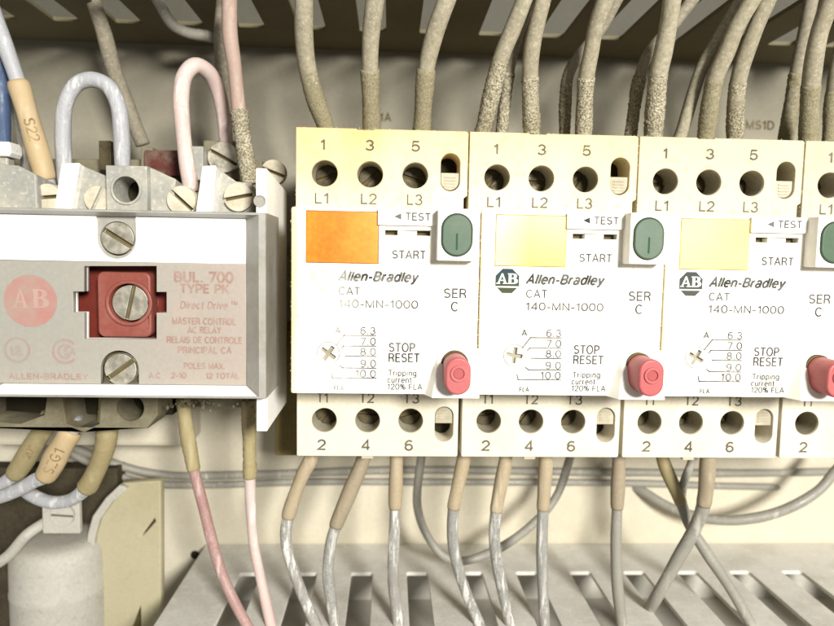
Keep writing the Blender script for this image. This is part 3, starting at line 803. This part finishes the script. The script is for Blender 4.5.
# order of the lower notch: from right corner over the arch to the left corner
arch2 = [(s2c[0] + 4.5 * math.cos(-math.pi * k / 16), s2c[1] - .2 + 4.5 * math.sin(-math.pi * k / 16)) for k in range(17)]
np_out = [(a0, vsplit), (ic_u, vsplit), (ic_u, ic_v1), (s2c[0] + 4.5, ic_v1)] + arch2 + [(s2c[0] - 4.5, ic_v1), (a0, ic_v1)]
npl = link('nameplate', prism(np_out, [op], LP, LP + 1.6, .12), M['label_plate'], relay)
arch1 = [(s1c[0] - 4.6 * math.cos(math.pi * k / 16), s1c[1] + .2 + 4.6 * math.sin(math.pi * k / 16)) for k in range(17)]
ws_out = [(a0, ic_v0), (s1c[0] - 4.6, ic_v0)] + arch1 + [(s1c[0] + 4.6, ic_v0), (ic_u, ic_v0), (ic_u, vsplit - .05), (a0, vsplit - .05)]
link('white_strip', prism(ws_out, [], LP - .25, LP + 1.6, .1), M['strip'], relay)
link('strip_notch_rim', prism([(s1c[0] - 4.6, ic_v0 + .1)] + arch1 + [(s1c[0] + 4.6, ic_v0 + .1)], [circle(s1c[0], s1c[1], 4.05, 36)], LP + .5, LP + 3, .1), M['bezel'], relay)
screw_part('cover_screw', s1c[0] + .15, s1c[1] - .1, 3.85, LP + .2, 2.6, 1.15, 32, M['screw'], relay)
screw_part('cover_screw', s2c[0] + .1, s2c[1] - .1, 3.85, LP + .2, 2.6, 1.15, -36, M['screw'], relay)
# core behind the nameplate
MB().box(a0, ic_u, ic_v0, ic_v1, 14, 55).build('core', M['relay_low'], relay)
MB().box(s1c[0] - 5, s1c[0] + 5, ic_v0, s1c[1] + 6, LP + 3.1, 13.9).box(s2c[0] - 5, s2c[0] + 5, s2c[1] - 5, ic_v1, LP + 3.1, 13.9).build('screw_boss', M['slot_dark'], relay)
# red actuator
f0 = pu(56, 255); f1 = pu(185, 352)
MB().box(f0[0], f1[0], f0[1], f1[1], 9.5, 13.8).build('actuator_base', M['relay_red_d'], relay)
b0 = uv(96.5, 271.5, 4.4); b1 = uv(151.5, 337.5, 4.4); cc = uv(129.5, 303, 4.4)
oc_ = (sum(x for x, y in op) / len(op), sum(y for x, y in op) / len(op))
op_out = [(x + (.35 if x > oc_[0] else -.35), y + (.35 if y > oc_[1] else -.35)) for x, y in op]
link('opening_lit_edge', prism(op_out, [op], LP + 1.62, LP + 2.7, .03), M['bezel_w'], npl)  # white ring paints the light on the opening's inner edge
act = link('red_actuator', prism(rrect(b0[0], b1[0], b0[1], b1[1], 1.6), [circle(cc[0], cc[1], 4.75)], 4.4, 9.45, .5), M['relay_red'], relay)
link('actuator_ring', prism(circle(cc[0], cc[1], 5.6, 44), [circle(cc[0], cc[1], 4.7, 44)], 3.7, 4.6, .3), M['relay_red'], act)
screw_part('actuator_screw', cc[0] + .1, cc[1], 4.35, 4.6, 2.4, .95, 103, M['screw'], relay)
# lettering
Z = LP - .06
k = MB()
ec = pu(30.5, 301); er = pu(57.5, 301)[0] - ec[0]
poly_into(k, [(ec[0] + er * math.cos(math.radians(11.25 + 22.5 * n)), ec[1] + er * math.sin(math.radians(11.25 + 22.5 * n))) for n in range(16)], Z)
em = k.build('emblem', M['pink_ink'], npl)
k = MB()
a = pu(11.5, 289); b = pu(28.5, 308); serif_into(k, 'A', a[0], b[0], a[1], b[1], Z - .03)
a = pu(31.5, 289); b = pu(50, 308); serif_into(k, 'B', a[0], b[0], a[1], b[1], Z - .03)
a = pu(5, 312.2); b = pu(56, 312.9); poly_into(k, [(a[0], a[1]), (b[0], a[1]), (b[0], b[1]), (a[0], b[1])], Z - .03)
k.build('emblem_letters', M['emb_relay'], npl)
k = MB()
text_into(k, 'BUL. 700', 174.5, 233, 277.0, 10.2, LP, 0, .23, wv=Z)
text_into(k, 'TYPE PK', 180.5, 229, 288.7, 8.8, LP, 0, .23, wv=Z)
text_into(k, 'Direct Drive', 180, 228.5, 305.2, 7.2, LP, 0, .18, .2, wv=Z)
text_into(k, 'TM', 231, 237.5, 303.2, 3.4, LP, 0, .23, wv=Z)
text_into(k, 'MASTER CONTROL', 172.5, 236, 321.3, 6.4, LP, 0, .23, wv=Z)
text_into(k, 'AC RELAY', 188, 221, 330, 6.2, LP, 0, .23, wv=Z)
text_into(k, 'RELAIS DE CONTROLE', 167, 242, 340, 6.2, LP, 0, .23, wv=Z)
text_into(k, 'PRINCIPAL CA', 178, 231.5, 350.2, 6.2, LP, 0, .23, wv=Z)
text_into(k, 'POLES MAX.', 184, 224.5, 366, 5.8, LP, 0, .23, wv=Z)
text_into(k, 'A.C', 149, 160.5, 375.5, 5.2, LP, 0, .23, wv=Z)
text_into(k, '2-10', 171.5, 186, 375.5, 5.4, LP, 0, .23, wv=Z)
text_into(k, '12 TOTAL', 206, 239, 376, 5.4, LP, 0, .23, wv=Z)
text_into(k, 'ALLEN-BRADLEY', 9, 88, 376.5, 5.6, LP, 0, .23, wv=Z)
k.build('nameplate_lettering', M['pink_text'], npl)
k = MB()
c1 = pu(17, 350); c2 = pu(65, 351.5)
def ringpoly(mb, c, r0, r1, a0, a1, w, n=30):
    vs = []; fs = []
    for j in range(n + 1):
        t = math.radians(a0 + (a1 - a0) * j / n)
        vs += [(c[0] + r0 * math.cos(t), c[1] + r0 * math.sin(t), w), (c[0] + r1 * math.cos(t), c[1] + r1 * math.sin(t), w)]
    for j in range(n): fs.append((2 * j, 2 * j + 1, 2 * j + 3, 2 * j + 2))
    mb.add(vs, fs)
ringpoly(k, c1, 2.6, 3.1, 0, 360, Z)
text_into(k, 'UL', 11, 23, 350.5, 9, LP, 0, .23, wv=Z)
ringpoly(k, c2, 2.5, 3.1, 40, 320, Z)
ringpoly(k, c2, 1.2, 1.8, 40, 320, Z)
text_into(k, 'SA', 64, 75, 351.5, 7, LP, 0, .23, wv=Z)
k.build('approval_marks', M['pink_faint'], npl)
# flange (tall side plate)
fl0 = uv(262.5, 168, 4); fl1 = uv(268.5, 431.5, 4)
fu0, fu1, fv0, fv1 = fl0[0] - 1.6, fl1[0] - .3, fl0[1], fl1[1]
dep = 34
mb = MB()
prof = [(fv0, 4), (fv1, 4), (fv1 - .5, dep), (fv0 + 2.5, dep)]
mb.add([(fu0, v, w) for v, w in prof] + [(fu1, v, w) for v, w in prof], [(0, 1, 2, 3), (7, 6, 5, 4), (0, 4, 5, 1), (1, 5, 6, 2), (2, 6, 7, 3), (3, 7, 4, 0)])
fl = mb.build('side_flange', M['bezel_w'], relay, .25)
c = uv(260, 201, 4); k = MB(); k.mesh_add(prism(circle(c[0], c[1], 1.5, 24), [circle(c[0], c[1], 1.15, 24)], 3.7, 4.1, .05)); poly_into(k, circle(c[0], c[1], 1.15, 24), 3.95); k.build('rivet', M['bezel'], fl)
# upper terminals of the relay --------------------------------------
def slab(name, quad, w0, back, mat, bev=.25, drop=0.0):
    """block whose front outline is quad (photo points at depth w0) and which runs back, its top falling by drop"""
    P = [uv(x, y, w0) for x, y in quad]
    mv = sum(y for x, y in P) / len(P)
    mb = MB(); mb.hexa(P, w0, [(x, y + (drop if y < mv else 0)) for x, y in P], w0 + back)
    return mb.build(name, mat, relay, bev)
tw = 11
slab('terminal_barrier', [(61, 163), (79.5, 162.5), (71, 212), (53.5, 212)], tw, 16, M['relay_white'], .3, 3)
slab('terminal_barrier', [(202, 165.5), (216, 165), (212.5, 212), (195.5, 212)], tw, 16, M['relay_white'], .3, 3)
slab('terminal_shoulder', [(79, 164), (107, 176), (107, 214), (70, 214)], tw + 2.5, 14, M['relay_grey'], .3, 2)
slab('terminal_shoulder', [(147, 166), (176, 179), (172, 214), (146, 214)], tw + 1.5, 14, M['relay_grey'], .3, 2)
slab('terminal_shoulder', [(216, 167), (236, 181), (252, 183), (252, 214), (210, 214)], tw + 5, 12, M['relay_grey'], .3, 2)
slab('terminal_shoulder', [(-30, 160), (18, 165), (36, 174), (38, 214), (-30, 214)], tw + 1, 14, M['relay_grey'], .5, 2)
P0 = uv(105.5, 165, tw - 1); P1 = uv(147.5, 214, tw - 1); hc = uv(126.5, 189.5, tw - 1)
lug = link('terminal_lug', prism([(P0[0], P0[1]), (P1[0], P0[1]), (P1[0], P1[1]), (P0[0], P1[1])], [circle(hc[0], hc[1], 3.25, 36)], tw - 1, tw + 12, .25), M['relay_grey'], relay)
k = MB(); poly_into(k, circle(hc[0], hc[1], 3.6, 30), tw + 8); k.build('lug_hole', M['dark'], lug)
link('lug_rim', prism(circle(hc[0], hc[1], 3.8, 36), [circle(hc[0], hc[1], 3.15, 36)], tw - 1.5, tw - .6, .2), M['relay_grey'], lug)
for (px, py, r, w, dg, m_) in ((47, 197, 3.4, tw + 3, -6, 'screw_cream'), (97, 199, 3.3, tw + 1.5, -65, 'screw_cream'), (181, 200, 3.6, tw + .5, 42, 'screw_cream'), (238, 197, 3.7, tw + 3.5, -12, 'screw_cream'),
                               (223, 157, 4.5, tw + 26, 28, 'screw'), (273, 172, 3.6, tw + 25, 20, 'screw_cream')):
    u, v = uv(px, py, w); screw_part('terminal_screw', u, v, r, w, 3, .9, dg, M[m_], relay)
# things further back between the upper terminals
slab('rear_contact', [(98.5, 140.5), (110.5, 140.5), (111, 170), (99, 170)], 36, 6, M['screw_dark'], .2)
slab('rear_housing', [(-20, 158), (262, 160), (262, 215), (-20, 215)], 42, 30, M['relay_low'], .5)
slab('coil_tag', [(144, 150), (188, 150), (188, 176), (144, 176)], 35, 6, M['maroon'], .3)
slab('rear_post', [(190, 146), (203, 146), (203, 180), (190, 180)], 33, 8, M['relay_grey'], .3)
slab('rear_post', [(140, 145), (153, 147), (153, 180), (140, 180)], 37, 6, M['relay_low'], .6)
slab('rear_post', [(203, 140), (238, 141), (238, 180), (203, 180)], 39, 6, M['relay_low'], .4)
# lower terminals of the relay --------------------------------------
Lw = 24
cav = [circle(*uv(130, 408, Lw), 3.7, 30), [uv(x, y, Lw) for x, y in ((-20, 396), (47, 396), (44, 415), (20, 424), (-20, 421))], [uv(x, y, Lw) for x, y in ((62, 396), (101, 396), (99, 424), (84, 431), (66, 424))]]
q0 = uv(-40, 380, Lw); q1 = uv(158, 429, Lw)
lt = link('lower_terminal_block', prism([(q0[0], q0[1]), (q1[0], q0[1]), (q1[0], q1[1] - 4), (q1[0] - 3, q1[1]), (q0[0], q1[1])], cav, Lw, Lw + 18, .3), M['relay_low'], relay)
MB().box(q0[0], q1[0], q0[1], q1[1] - 1, Lw + 12, Lw + 17.8).build('terminal_cavity', M['dark'], lt)
q0 = uv(-40, 425, 46); q1 = uv(172, 462, 46)
MB().box(q0[0], q1[0], q0[1] - 16, q1[1], 62, 78).build('rear_base', M['wall'], relay, 1.5)
q0 = uv(120, 380, 40); q1 = uv(250, 408, 40)
MB().box(q0[0], q1[0], q0[1], q1[1], 40, 60).build('lower_rear_housing', M['relay_low'], relay, .6)
# clumps of dirty lint under the bezel
rng = random.Random(3)
mb = MB()
for k_ in range(46):
    px = rng.uniform(168, 252); c = uv(px, 400 + 9 * rng.random() ** 2, 24)
    n = 9; r0 = rng.uniform(.2, .5)
    bm = bmesh.new(); bmesh.ops.create_icosphere(bm, subdivisions=2, radius=1)
    for q in bm.verts: q.co *= r0 * rng.uniform(.6, 1.25)
    bm.verts.index_update()
    ww = 24 + rng.uniform(-5, 5)
    mb.add([(c[0] + q.co.x, c[1] + q.co.y * 1.6, ww + q.co.z) for q in bm.verts], [tuple(x.index for x in f.verts) for f in bm.faces]); bm.free()
mb.build('lint', M['relay_low'], relay, smooth=True)

# ================================================================== LOWER LEFT PARTS
# yellowed cover
cw = 58
outl = [(86, 690), (87.5, 560), (90, 532), (95, 514), (108, 496), (122, 483), (160.5, 481), (161, 690)]
P = [uv(x, y, cw) for x, y in outl]
ob = thing('terminal_cover', 'yellowed plastic cover with a split corner, standing right of the grey coil', 'cover', UVW(125, 640, cw))
link('cover_face', prism(P, [[uv(x, y, cw) for x, y in ((141, 536), (154.5, 518.5), (155.5, 521.5), (142.5, 536.5))],
                             [uv(x, y, cw) for x, y in ((126, 640), (140.5, 606), (141, 640))]], cw, cw + 4, .5), M['cream_part'], ob)
rimp = [uv(x, y, cw) for x, y in ((86, 690), (87.5, 560), (90, 532), (95, 514), (108, 496), (122, 483))]
inn = [(x + 2.4, y + 1.2) for x, y in rimp]
MB().box(uv(120, 500, 66)[0], uv(158, 500, 66)[0], uv(120, 500, 66)[1], uv(120, 660, 66)[1], 66, 67).build('slit_backing', M['olive_tone'], ob)  # olive sheet added behind the cover to tone its slits
link('cover_rim', prism(rimp + inn[::-1], [], cw - 2, cw + .5, .5), M['cyl'], ob)
# grey coil: round casing with a domed shoulder, strap and a screw bracket
coil = thing('transformer_coil', 'round grey dusty coil casing with a screw bracket on top, bottom left corner', 'coil', UVW(40, 680, 46))
cx, _ = uv(42, 600, 48); _, cv0 = uv(42, 548, 48); _, cv1 = uv(42, 578, 48)
rad = uv(90, 600, 48)[0] - cx
mb = MB(); n = 48
prof = [(.01, 0), (.55, .15), (.82, .8), (.93, 2.0), (.985, 4.5), (1, 8), (1, 16), (1.015, 16.6), (1.015, 17.8), (1, 18.4), (1, 60)]
vs = []; fs = []
for (rr, dv) in prof:
    for k_ in range(n):
        t = 2 * math.pi * k_ / n; vs.append((cx + rad * rr * math.cos(t), cv0 + 1 + dv, 48 + 12 + rad * rr * math.sin(t)))
for a in range(len(prof) - 1):
    for k_ in range(n): fs.append((a * n + k_, a * n + (k_ + 1) % n, (a + 1) * n + (k_ + 1) % n, (a + 1) * n + k_))
mb.add(vs, fs); mb.build('casing', M['cyl'], coil, smooth=True)
b0 = uv(41.5, 502, 44); b1 = uv(80, 534, 44)
br = MB().box(b0[0], b1[0], b0[1], b1[1], 44, 46).build('bracket', M['cyl'], coil, .4)
u, v = uv(62, 515.5, 43); screw_part('bracket_screw', u, v, 3.6, 42.6, 1.5, .7, 4, M['cyl'], coil)
line, _ = spline([UVW(-14, 570, 46), UVW(8, 556, 46), UVW(28, 534, 46), UVW(46, 522, 50)])
mb = MB(); v_, f_ = tube(line, 1.7); mb.add(v_, f_); mb.build('strap', M['cyl'], coil, smooth=True)
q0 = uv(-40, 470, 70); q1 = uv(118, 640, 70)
ob = MB().box(q0[0], q1[0], q0[1], q1[1], 72, 80).build('gap_backing', M['backing'], None, .5)  # added dark box standing for the shaded gap
tag(ob, 'black shade-painted carrier behind the grey coil, bottom left', 'backing')

# ================================================================== WIRES
GT = 'wires entering the tops of the breakers'
GB = 'wires leaving the bottoms of the breakers'
def top(label, pts, r=2.25, sl=None, mat='w_top', sm='sl_top', jit=.03, w0=9, w1=26):
    n = len(pts); q = []
    ys = [p[1] for p in pts]
    for i, (x, y) in enumerate(pts):
        t = (y - ys[0]) / (ys[-1] - ys[0]); q.append((x, y, w0 + (w1 - w0) * t))
    dx, dy = pts[0][0] - pts[1][0], pts[0][1] - pts[1][1]
    q = [(pts[0][0] + dx * 1.3, pts[0][1] + dy * 1.3, w0 - 3)] + q + [(pts[-1][0] + (pts[-1][0] - pts[-2][0]) * .4, pts[-1][1] + 22, w1 + 2)]
    return wire(label, q, r, M[mat], (sl + 1, len(q) - 1) if sl is not None else None, M[sm], 1.08, jit, GT)
top('dusty beige wire into terminal 1 of the orange-window breaker', [(304, 0), (304, 35), (307.5, 68), (315, 97), (326, 128)], sl=2)
top('straight dusty beige wire into terminal 3 of the orange-window breaker', [(375, 0), (371, 34), (370, 69), (372, 128)], sl=2)
top('dusty beige wire leaning right, into terminal 5 of the orange-window breaker', [(446.5, 0), (434.7, 33.5), (426.5, 69), (422, 128)], sl=2)
top('leaning wire with dark grainy sleeve at terminal 1 of the bleached-window breaker', [(524, 0), (512.6, 29), (501, 58), (483, 130)], r=2.1, sl=2, sm='sl_gran', jit=.07)
top('thin wire with grainy sleeve tucked between two thicker wires of the bleached-window breaker', [(528, 6), (519, 32), (513, 54), (509, 72), (501.5, 131)], r=1.5, sl=3, mat='w_top2', sm='sl_gran', jit=.09, w0=18, w1=31)
top('wire with grainy sleeve into terminal 3 of the bleached-window breaker', [(543, 0), (532.5, 45), (530, 76), (532, 134)], r=2.1, sl=2, sm='sl_gran', jit=.08)
top('wire with half grainy sleeve into terminal 5 of the bleached-window breaker', [(605, 0), (596, 26), (591, 53), (586.5, 76.5), (583.5, 132)], r=2.1, sl=3, sm='sl_gran', jit=.04)
top('thin wire behind and left of the terminal 5 wire of the bleached-window breaker', [(617, 0), (600, 30), (576, 60), (568, 76), (564.5, 132)], r=1.5, sl=3, mat='w_top2', sm='sl_gran', jit=.1, w0=18, w1=33)
top('thick wire with grainy sleeve into terminal 1 of the cream-window breaker', [(672, 0), (668, 26), (663, 53), (658.7, 72.5), (653, 135)], r=2.35, sl=3, sm='sl_gran', jit=.08)
top('thin wire with very grainy sleeve left of terminal 1 of the cream-window breaker', [(692, 0), (672, 26), (649, 53), (640, 76), (631, 133)], r=1.6, sl=3, mat='w_top2', sm='sl_gran', jit=.12, w0=18, w1=33)
top('bare thin wire slanting down between terminals 1 and 3 of the cream-window breaker', [(742, 0), (717, 42), (702, 68), (681, 134)], r=1.8, mat='w_top', w0=16, w1=30)
top('slanting wire with pale sleeve into terminal 3 of the cream-window breaker', [(752, 0), (737, 26), (726, 53), (715, 79), (706, 135)], r=2.2, sl=3, jit=.05)
top('wire with grainy sleeve into terminal 5 of the cream-window breaker', [(768, 0), (753, 34), (738, 82), (735, 136)], r=2.1, sl=2, sm='sl_gran', jit=.06)
top('thick wire with smooth dusty sleeve into the breaker cut off at right', [(831, 0), (819, 34), (811, 84), (808.5, 138)], r=2.3, sl=2, jit=.03)
top('shaded wire with dark sleeve left of the thick wire at the right edge', [(811, 0), (803, 42), (797, 72), (786, 136)], r=1.9, sl=2, mat='w_top2', jit=.08, w0=22, w1=36)
top('wire at the extreme right edge of the picture, above the cut-off breaker', [(848, 20), (838, 60), (833, 90), (829, 140)], r=1.8, sl=2, mat='w_top2', jit=.05, w0=22, w1=34)

def low(label, pts, r=1.65, sl=1, mat='w_low', sm='sl_low', w0=31, w1=30, sr=1.22, end=None):
    """pts from the breaker downward; sleeve from the first point to index sl"""
    q = [(pts[0][0], pts[0][1] - 16, w0)]
    n = len(pts)
    for i, (x, y) in enumerate(pts): q.append((x, y, w0 + (w1 - w0) * i / (n - 1)))
    if end is None:
        dx, dy = pts[-1][0] - pts[-2][0], pts[-1][1] - pts[-2][1]
        q.append((pts[-1][0] + dx * .5, pts[-1][1] + dy * .5, w1))
    else: q += end
    return wire(label, q, r, M[mat], (0, sl + 1), M[sm], sr, 0, GB)
low('white flecked wire from terminal 2 of the orange-window breaker, bending right', [(311, 458), (303, 474), (288, 518), (286, 541), (295, 575), (317, 628)], sl=2, mat='w_low_b')
low('grey wire under a long grey-tan sleeve from terminal 4 of the orange-window breaker', [(364, 456), (349, 494), (335.5, 527), (330.5, 545), (328.5, 576), (335, 628)], sl=2, sm='sl_low_g', sr=1.35)
low('straight wire with white flecks from terminal 6 of the orange-window breaker', [(396.5, 458), (395, 509), (394, 541), (393, 575), (399, 628)], sl=1, mat='w_low_b')
low('wire bending right from terminal 2 of the bleached-window breaker', [(464, 456), (453.5, 509), (453, 541), (460, 575), (481, 628)], sl=1)
low('slightly curved wire from terminal 4 of the bleached-window breaker', [(506, 456), (496, 512), (494.5, 541), (499.5, 576), (511, 628)], sl=1)
low('straight vertical wire from terminal 6 of the bleached-window breaker', [(546, 456), (543, 510), (542, 541), (542.5, 580), (545, 628)], sl=1)
low('lone upright wire left of the crossing pair, by the cream-window breaker', [(619, 456), (617, 509), (616, 541), (617, 580), (622, 628)], sl=1, mat='w_low_d', sm='sl_low_g')
low('rear wire of the crossing pair, running down to the right', [(662, 456), (681.5, 504), (690, 526), (706, 552), (732, 591), (753, 628)], sl=1, mat='w_low_d', sm='sl_olive', w0=40, w1=30)
low('front wire of the crossing pair, running down left into the duct', [(708, 456), (703.5, 505), (695, 528), (675, 564), (656, 598)], r=1.9, sl=1, mat='w_low_d', sm='sl_low_g', w0=24, w1=34, sr=1.16, end=[(646, 616, 44), (642, 640, 52)])

GR = 'thin slack wires along the panel'
wire('thin grey wire drooping in a loop behind the bleached-window breaker wires', [(424, 440, 60), (421, 460, 60), (417.5, 507, 60), (428, 537, 58), (445, 557, 56), (463, 561, 56), (498, 549, 57), (532, 525, 58), (556, 497, 60), (572, 452, 62)], 1.45, M['w_low_d'], group=GR)
wire('thin grey wire drooping from the right edge behind the crossing pair', [(850, 455, 62), (834, 473, 62), (819, 490, 62), (789, 508, 62), (755, 518, 64), (715, 520, 68), (672, 508, 76), (640, 490, 84), (622, 480, 92)], 1.75, M['w_low_d'], group=GR)
wire('short thin wire joining the crossing pair under terminal 4 of the cream-window breaker', [(697, 445, 38), (691, 464, 38), (684, 482, 38), (682, 500, 40)], 1.2, M['w_low_d'], group=GR)
wire('upper one of the two thin wires running flat along the panel', [(-20, 425, 76), (40, 436, 76), (76, 449, 76), (124, 467, 78), (165, 475, 80), (240, 475, 82), (400, 470, 83), (600, 472, 83), (760, 473, 83), (860, 471, 83)], 1.5, M['w_low_d'], group=GR)
wire('lower one of the two thin wires running flat along the panel', [(60, 447, 74), (100, 468, 76), (140, 482, 79), (200, 485, 81.5), (300, 482, 83), (420, 482, 83), (620, 483, 83), (720, 486, 83.5), (770, 487, 84.5), (790, 488, 92)], 1.3, M['w_low_d'], group=GR)

GU = 'wires of the relay'
wire('white-grey wire bent into a loop above the relay lug', [(66, 185, 25), (64, 160, 24), (63, 128, 23), (66, 102, 22), (77, 84, 22), (92, 79.5, 22), (108, 86, 22), (118, 105, 22), (121.5, 134, 23), (122.5, 165, 24), (123, 185, 25)], 2.0, M['w_white'], group=GU)
wire('pink wire bent into a tall loop above the relay screw', [(192, 192, 20), (187, 165, 20), (183, 130, 21), (181, 98, 22), (185, 75, 24), (195, 65.5, 26), (208, 72, 30), (217, 88, 34), (223, 112, 37), (227, 150, 40)], 2.05, M['w_pink'], group=GU)
wire('dusty pink wire from the top with a grainy sleeve, right of the pink loop', [(230, -20, 18), (229.5, 0, 19), (230, 34, 21), (234.5, 67, 23), (239, 110, 25), (244, 145, 25), (250, 184, 25)], 1.95, M['w_pink_d'], (4, 6), M['sl_gran'], 1.15, .09, group=GU)
wire('faint beige wire just behind the dusty pink wire', [(224, -20, 40), (223, 0, 40), (221, 33, 42), (222, 67, 44), (226, 105, 46), (234, 150, 48)], 2.0, M['w_top2'], group=GU)
wire('blurred beige wire slanting down behind the white-grey loop', [(88, -20, 50), (93, 0, 50), (104, 33, 52), (113, 67, 54), (125, 100, 56), (143, 145, 58)], 2.3, M['w_top2'], group=GU)
wire('pale wire curving inside the upper duct, over the pink loop', [(150, -14, 40), (160, 4, 46), (172, 24, 52), (186, 32, 56), (208, 36, 60), (232, 40, 62)], 1.7, M['w_low_d'], group=GU)
wire('white-grey wire with upper cream sleeve and code, at the left edge', [(-14, -10, 20), (-6, 15, 20), (6, 48, 20), (18, 82, 20), (32, 130, 20), (46, 180, 21), (49, 192, 22)], 2.0, M['w_white'], (3, 5), M['sl_cream'], 1.32, 0, group=GU, txt=('S22', 2.6, False))
wire('blue wire at the left edge of the picture', [(-6, 20, 26), (-1, 60, 26), (2, 100, 26), (3, 150, 26), (4, 175, 26)], 2.0, M['w_blue'], group=GU)
wire('pale thin wire hidden behind the upper cream sleeve', [(12, 70, 34), (18, 100, 34), (24, 135, 34), (33, 180, 34)], 2.0, M['w_low_d'], group=GU)
u, v = uv(7, 150, 24)
ob = thing('hex_nut', 'dust covered white nut on the stud below the blue wire', 'nut', (u, v, 24))
k = MB(); k.mesh_add(prism([(u - 2.7, v - 1.8), (u + 1.9, v - 1.8), (u + 2.5, v - .9), (u + 2.5, v + 1.1), (u + 1.9, v + 2), (u - 2.7, v + 2)], [], 21, 27, .6)); k.build('nut_body', M['relay_white'], ob)
k = MB(); k.box(u - 2.5, u + .9, v + 2, v + 7, 22.5, 26); k.build('stud', M['relay_grey'], ob, .5)
# below the relay
wire('grey wire with printed cream sleeve slanting up under the relay', [(-20, 500, 34), (0, 497, 34), (18, 490, 33), (36, 480, 32), (45, 476, 31), (58, 453, 29), (71, 431, 28), (75, 424, 30), (80, 416, 40)], 2.05, M['w_white'], (4, 6), M['sl_cream'], 1.55, 0, group=GU, txt=('SZG1', 2.9, False))
wire('grey wire with olive sleeve, leftmost under the relay', [(-20, 490, 42), (0, 485, 42), (14, 475, 41), (34, 444, 38), (52, 414, 36), (56, 400, 36)], 2.0, M['w_white'], (2, 4), M['sl_olive'], 1.45, 0, group=GU, txt=('201', 2.4, False))
wire('white-grey wire with long olive sleeve curving down under the relay', [(109, 395, 33), (108, 420, 33), (105, 447, 33), (95, 473, 35), (86, 488, 37), (70, 500, 39), (50, 502, 40), (30, 494, 42), (18, 482, 46)], 2.0, M['w_white'], (0, 4), M['sl_olive'], 1.4, .03, group=GU)
wire('rose wire with tan sleeve curving down right, under the relay', [(183, 398, 30), (186, 425, 30), (194, 470, 30), (203, 505, 30), (212, 541, 30), (222, 574, 30), (236, 605, 29), (252, 634, 29)], 1.55, M['w_rose'], (0, 2), M['sl_olive'], 1.3, .03, group=GU)
wire('pale rose wire with frayed sleeve below the side flange of the relay', [(248, 400, 29), (249, 430, 29), (250, 478, 29), (251, 510, 30), (254, 545, 31), (261, 580, 31), (273, 634, 30)], 1.5, M['w_pink'], (0, 2), M['sl_olive'], 1.25, .08, group=GU)

# ================================================================== LIGHT
w = bpy.data.worlds.new('World'); sc.world = w; w.use_nodes = True
bg = w.node_tree.nodes['Background']; bg.inputs[0].default_value = (1.0, .985, .95, 1); bg.inputs[1].default_value = .31
def area(name, loc, target, size, power, color):
    ld = bpy.data.lights.new(name, 'AREA'); ld.shape = 'DISK'; ld.size = size; ld.energy = power; ld.color = color
    lo = bpy.data.objects.new(name, ld); COL.objects.link(lo)
    lo.location = V(*loc)
    lo.rotation_euler = (V(*target) - V(*loc)).to_track_quat('-Z', 'Y').to_euler()
    return lo
area('work_lamp', (215, -128, -540), (50, 25, 20), .12, 7.5, (1.0, .985, .955))

# ================================================================== CAMERA
cd = bpy.data.cameras.new('camera'); co = bpy.data.objects.new('camera', cd); COL.objects.link(co)
cd.sensor_fit = 'HORIZONTAL'; cd.sensor_width = 36; cd.lens = F / 834 * 36
cd.clip_start = .005; cd.clip_end = 20
def w3(x): return Vector((x[0], x[2], -x[1]))
right = w3(R[0]); up = -w3(R[1]); back = -w3(R[2])
m = Matrix((( right.x, up.x, back.x), (right.y, up.y, back.y), (right.z, up.z, back.z))).to_4x4()
m.translation = V(*CAM)
co.matrix_world = m
cd.dof.use_dof = True; cd.dof.focus_distance = .157; cd.dof.aperture_fstop = 15
sc.camera = co
sc.view_settings.view_transform = 'Standard'; sc.view_settings.look = 'None'; sc.view_settings.exposure = 0
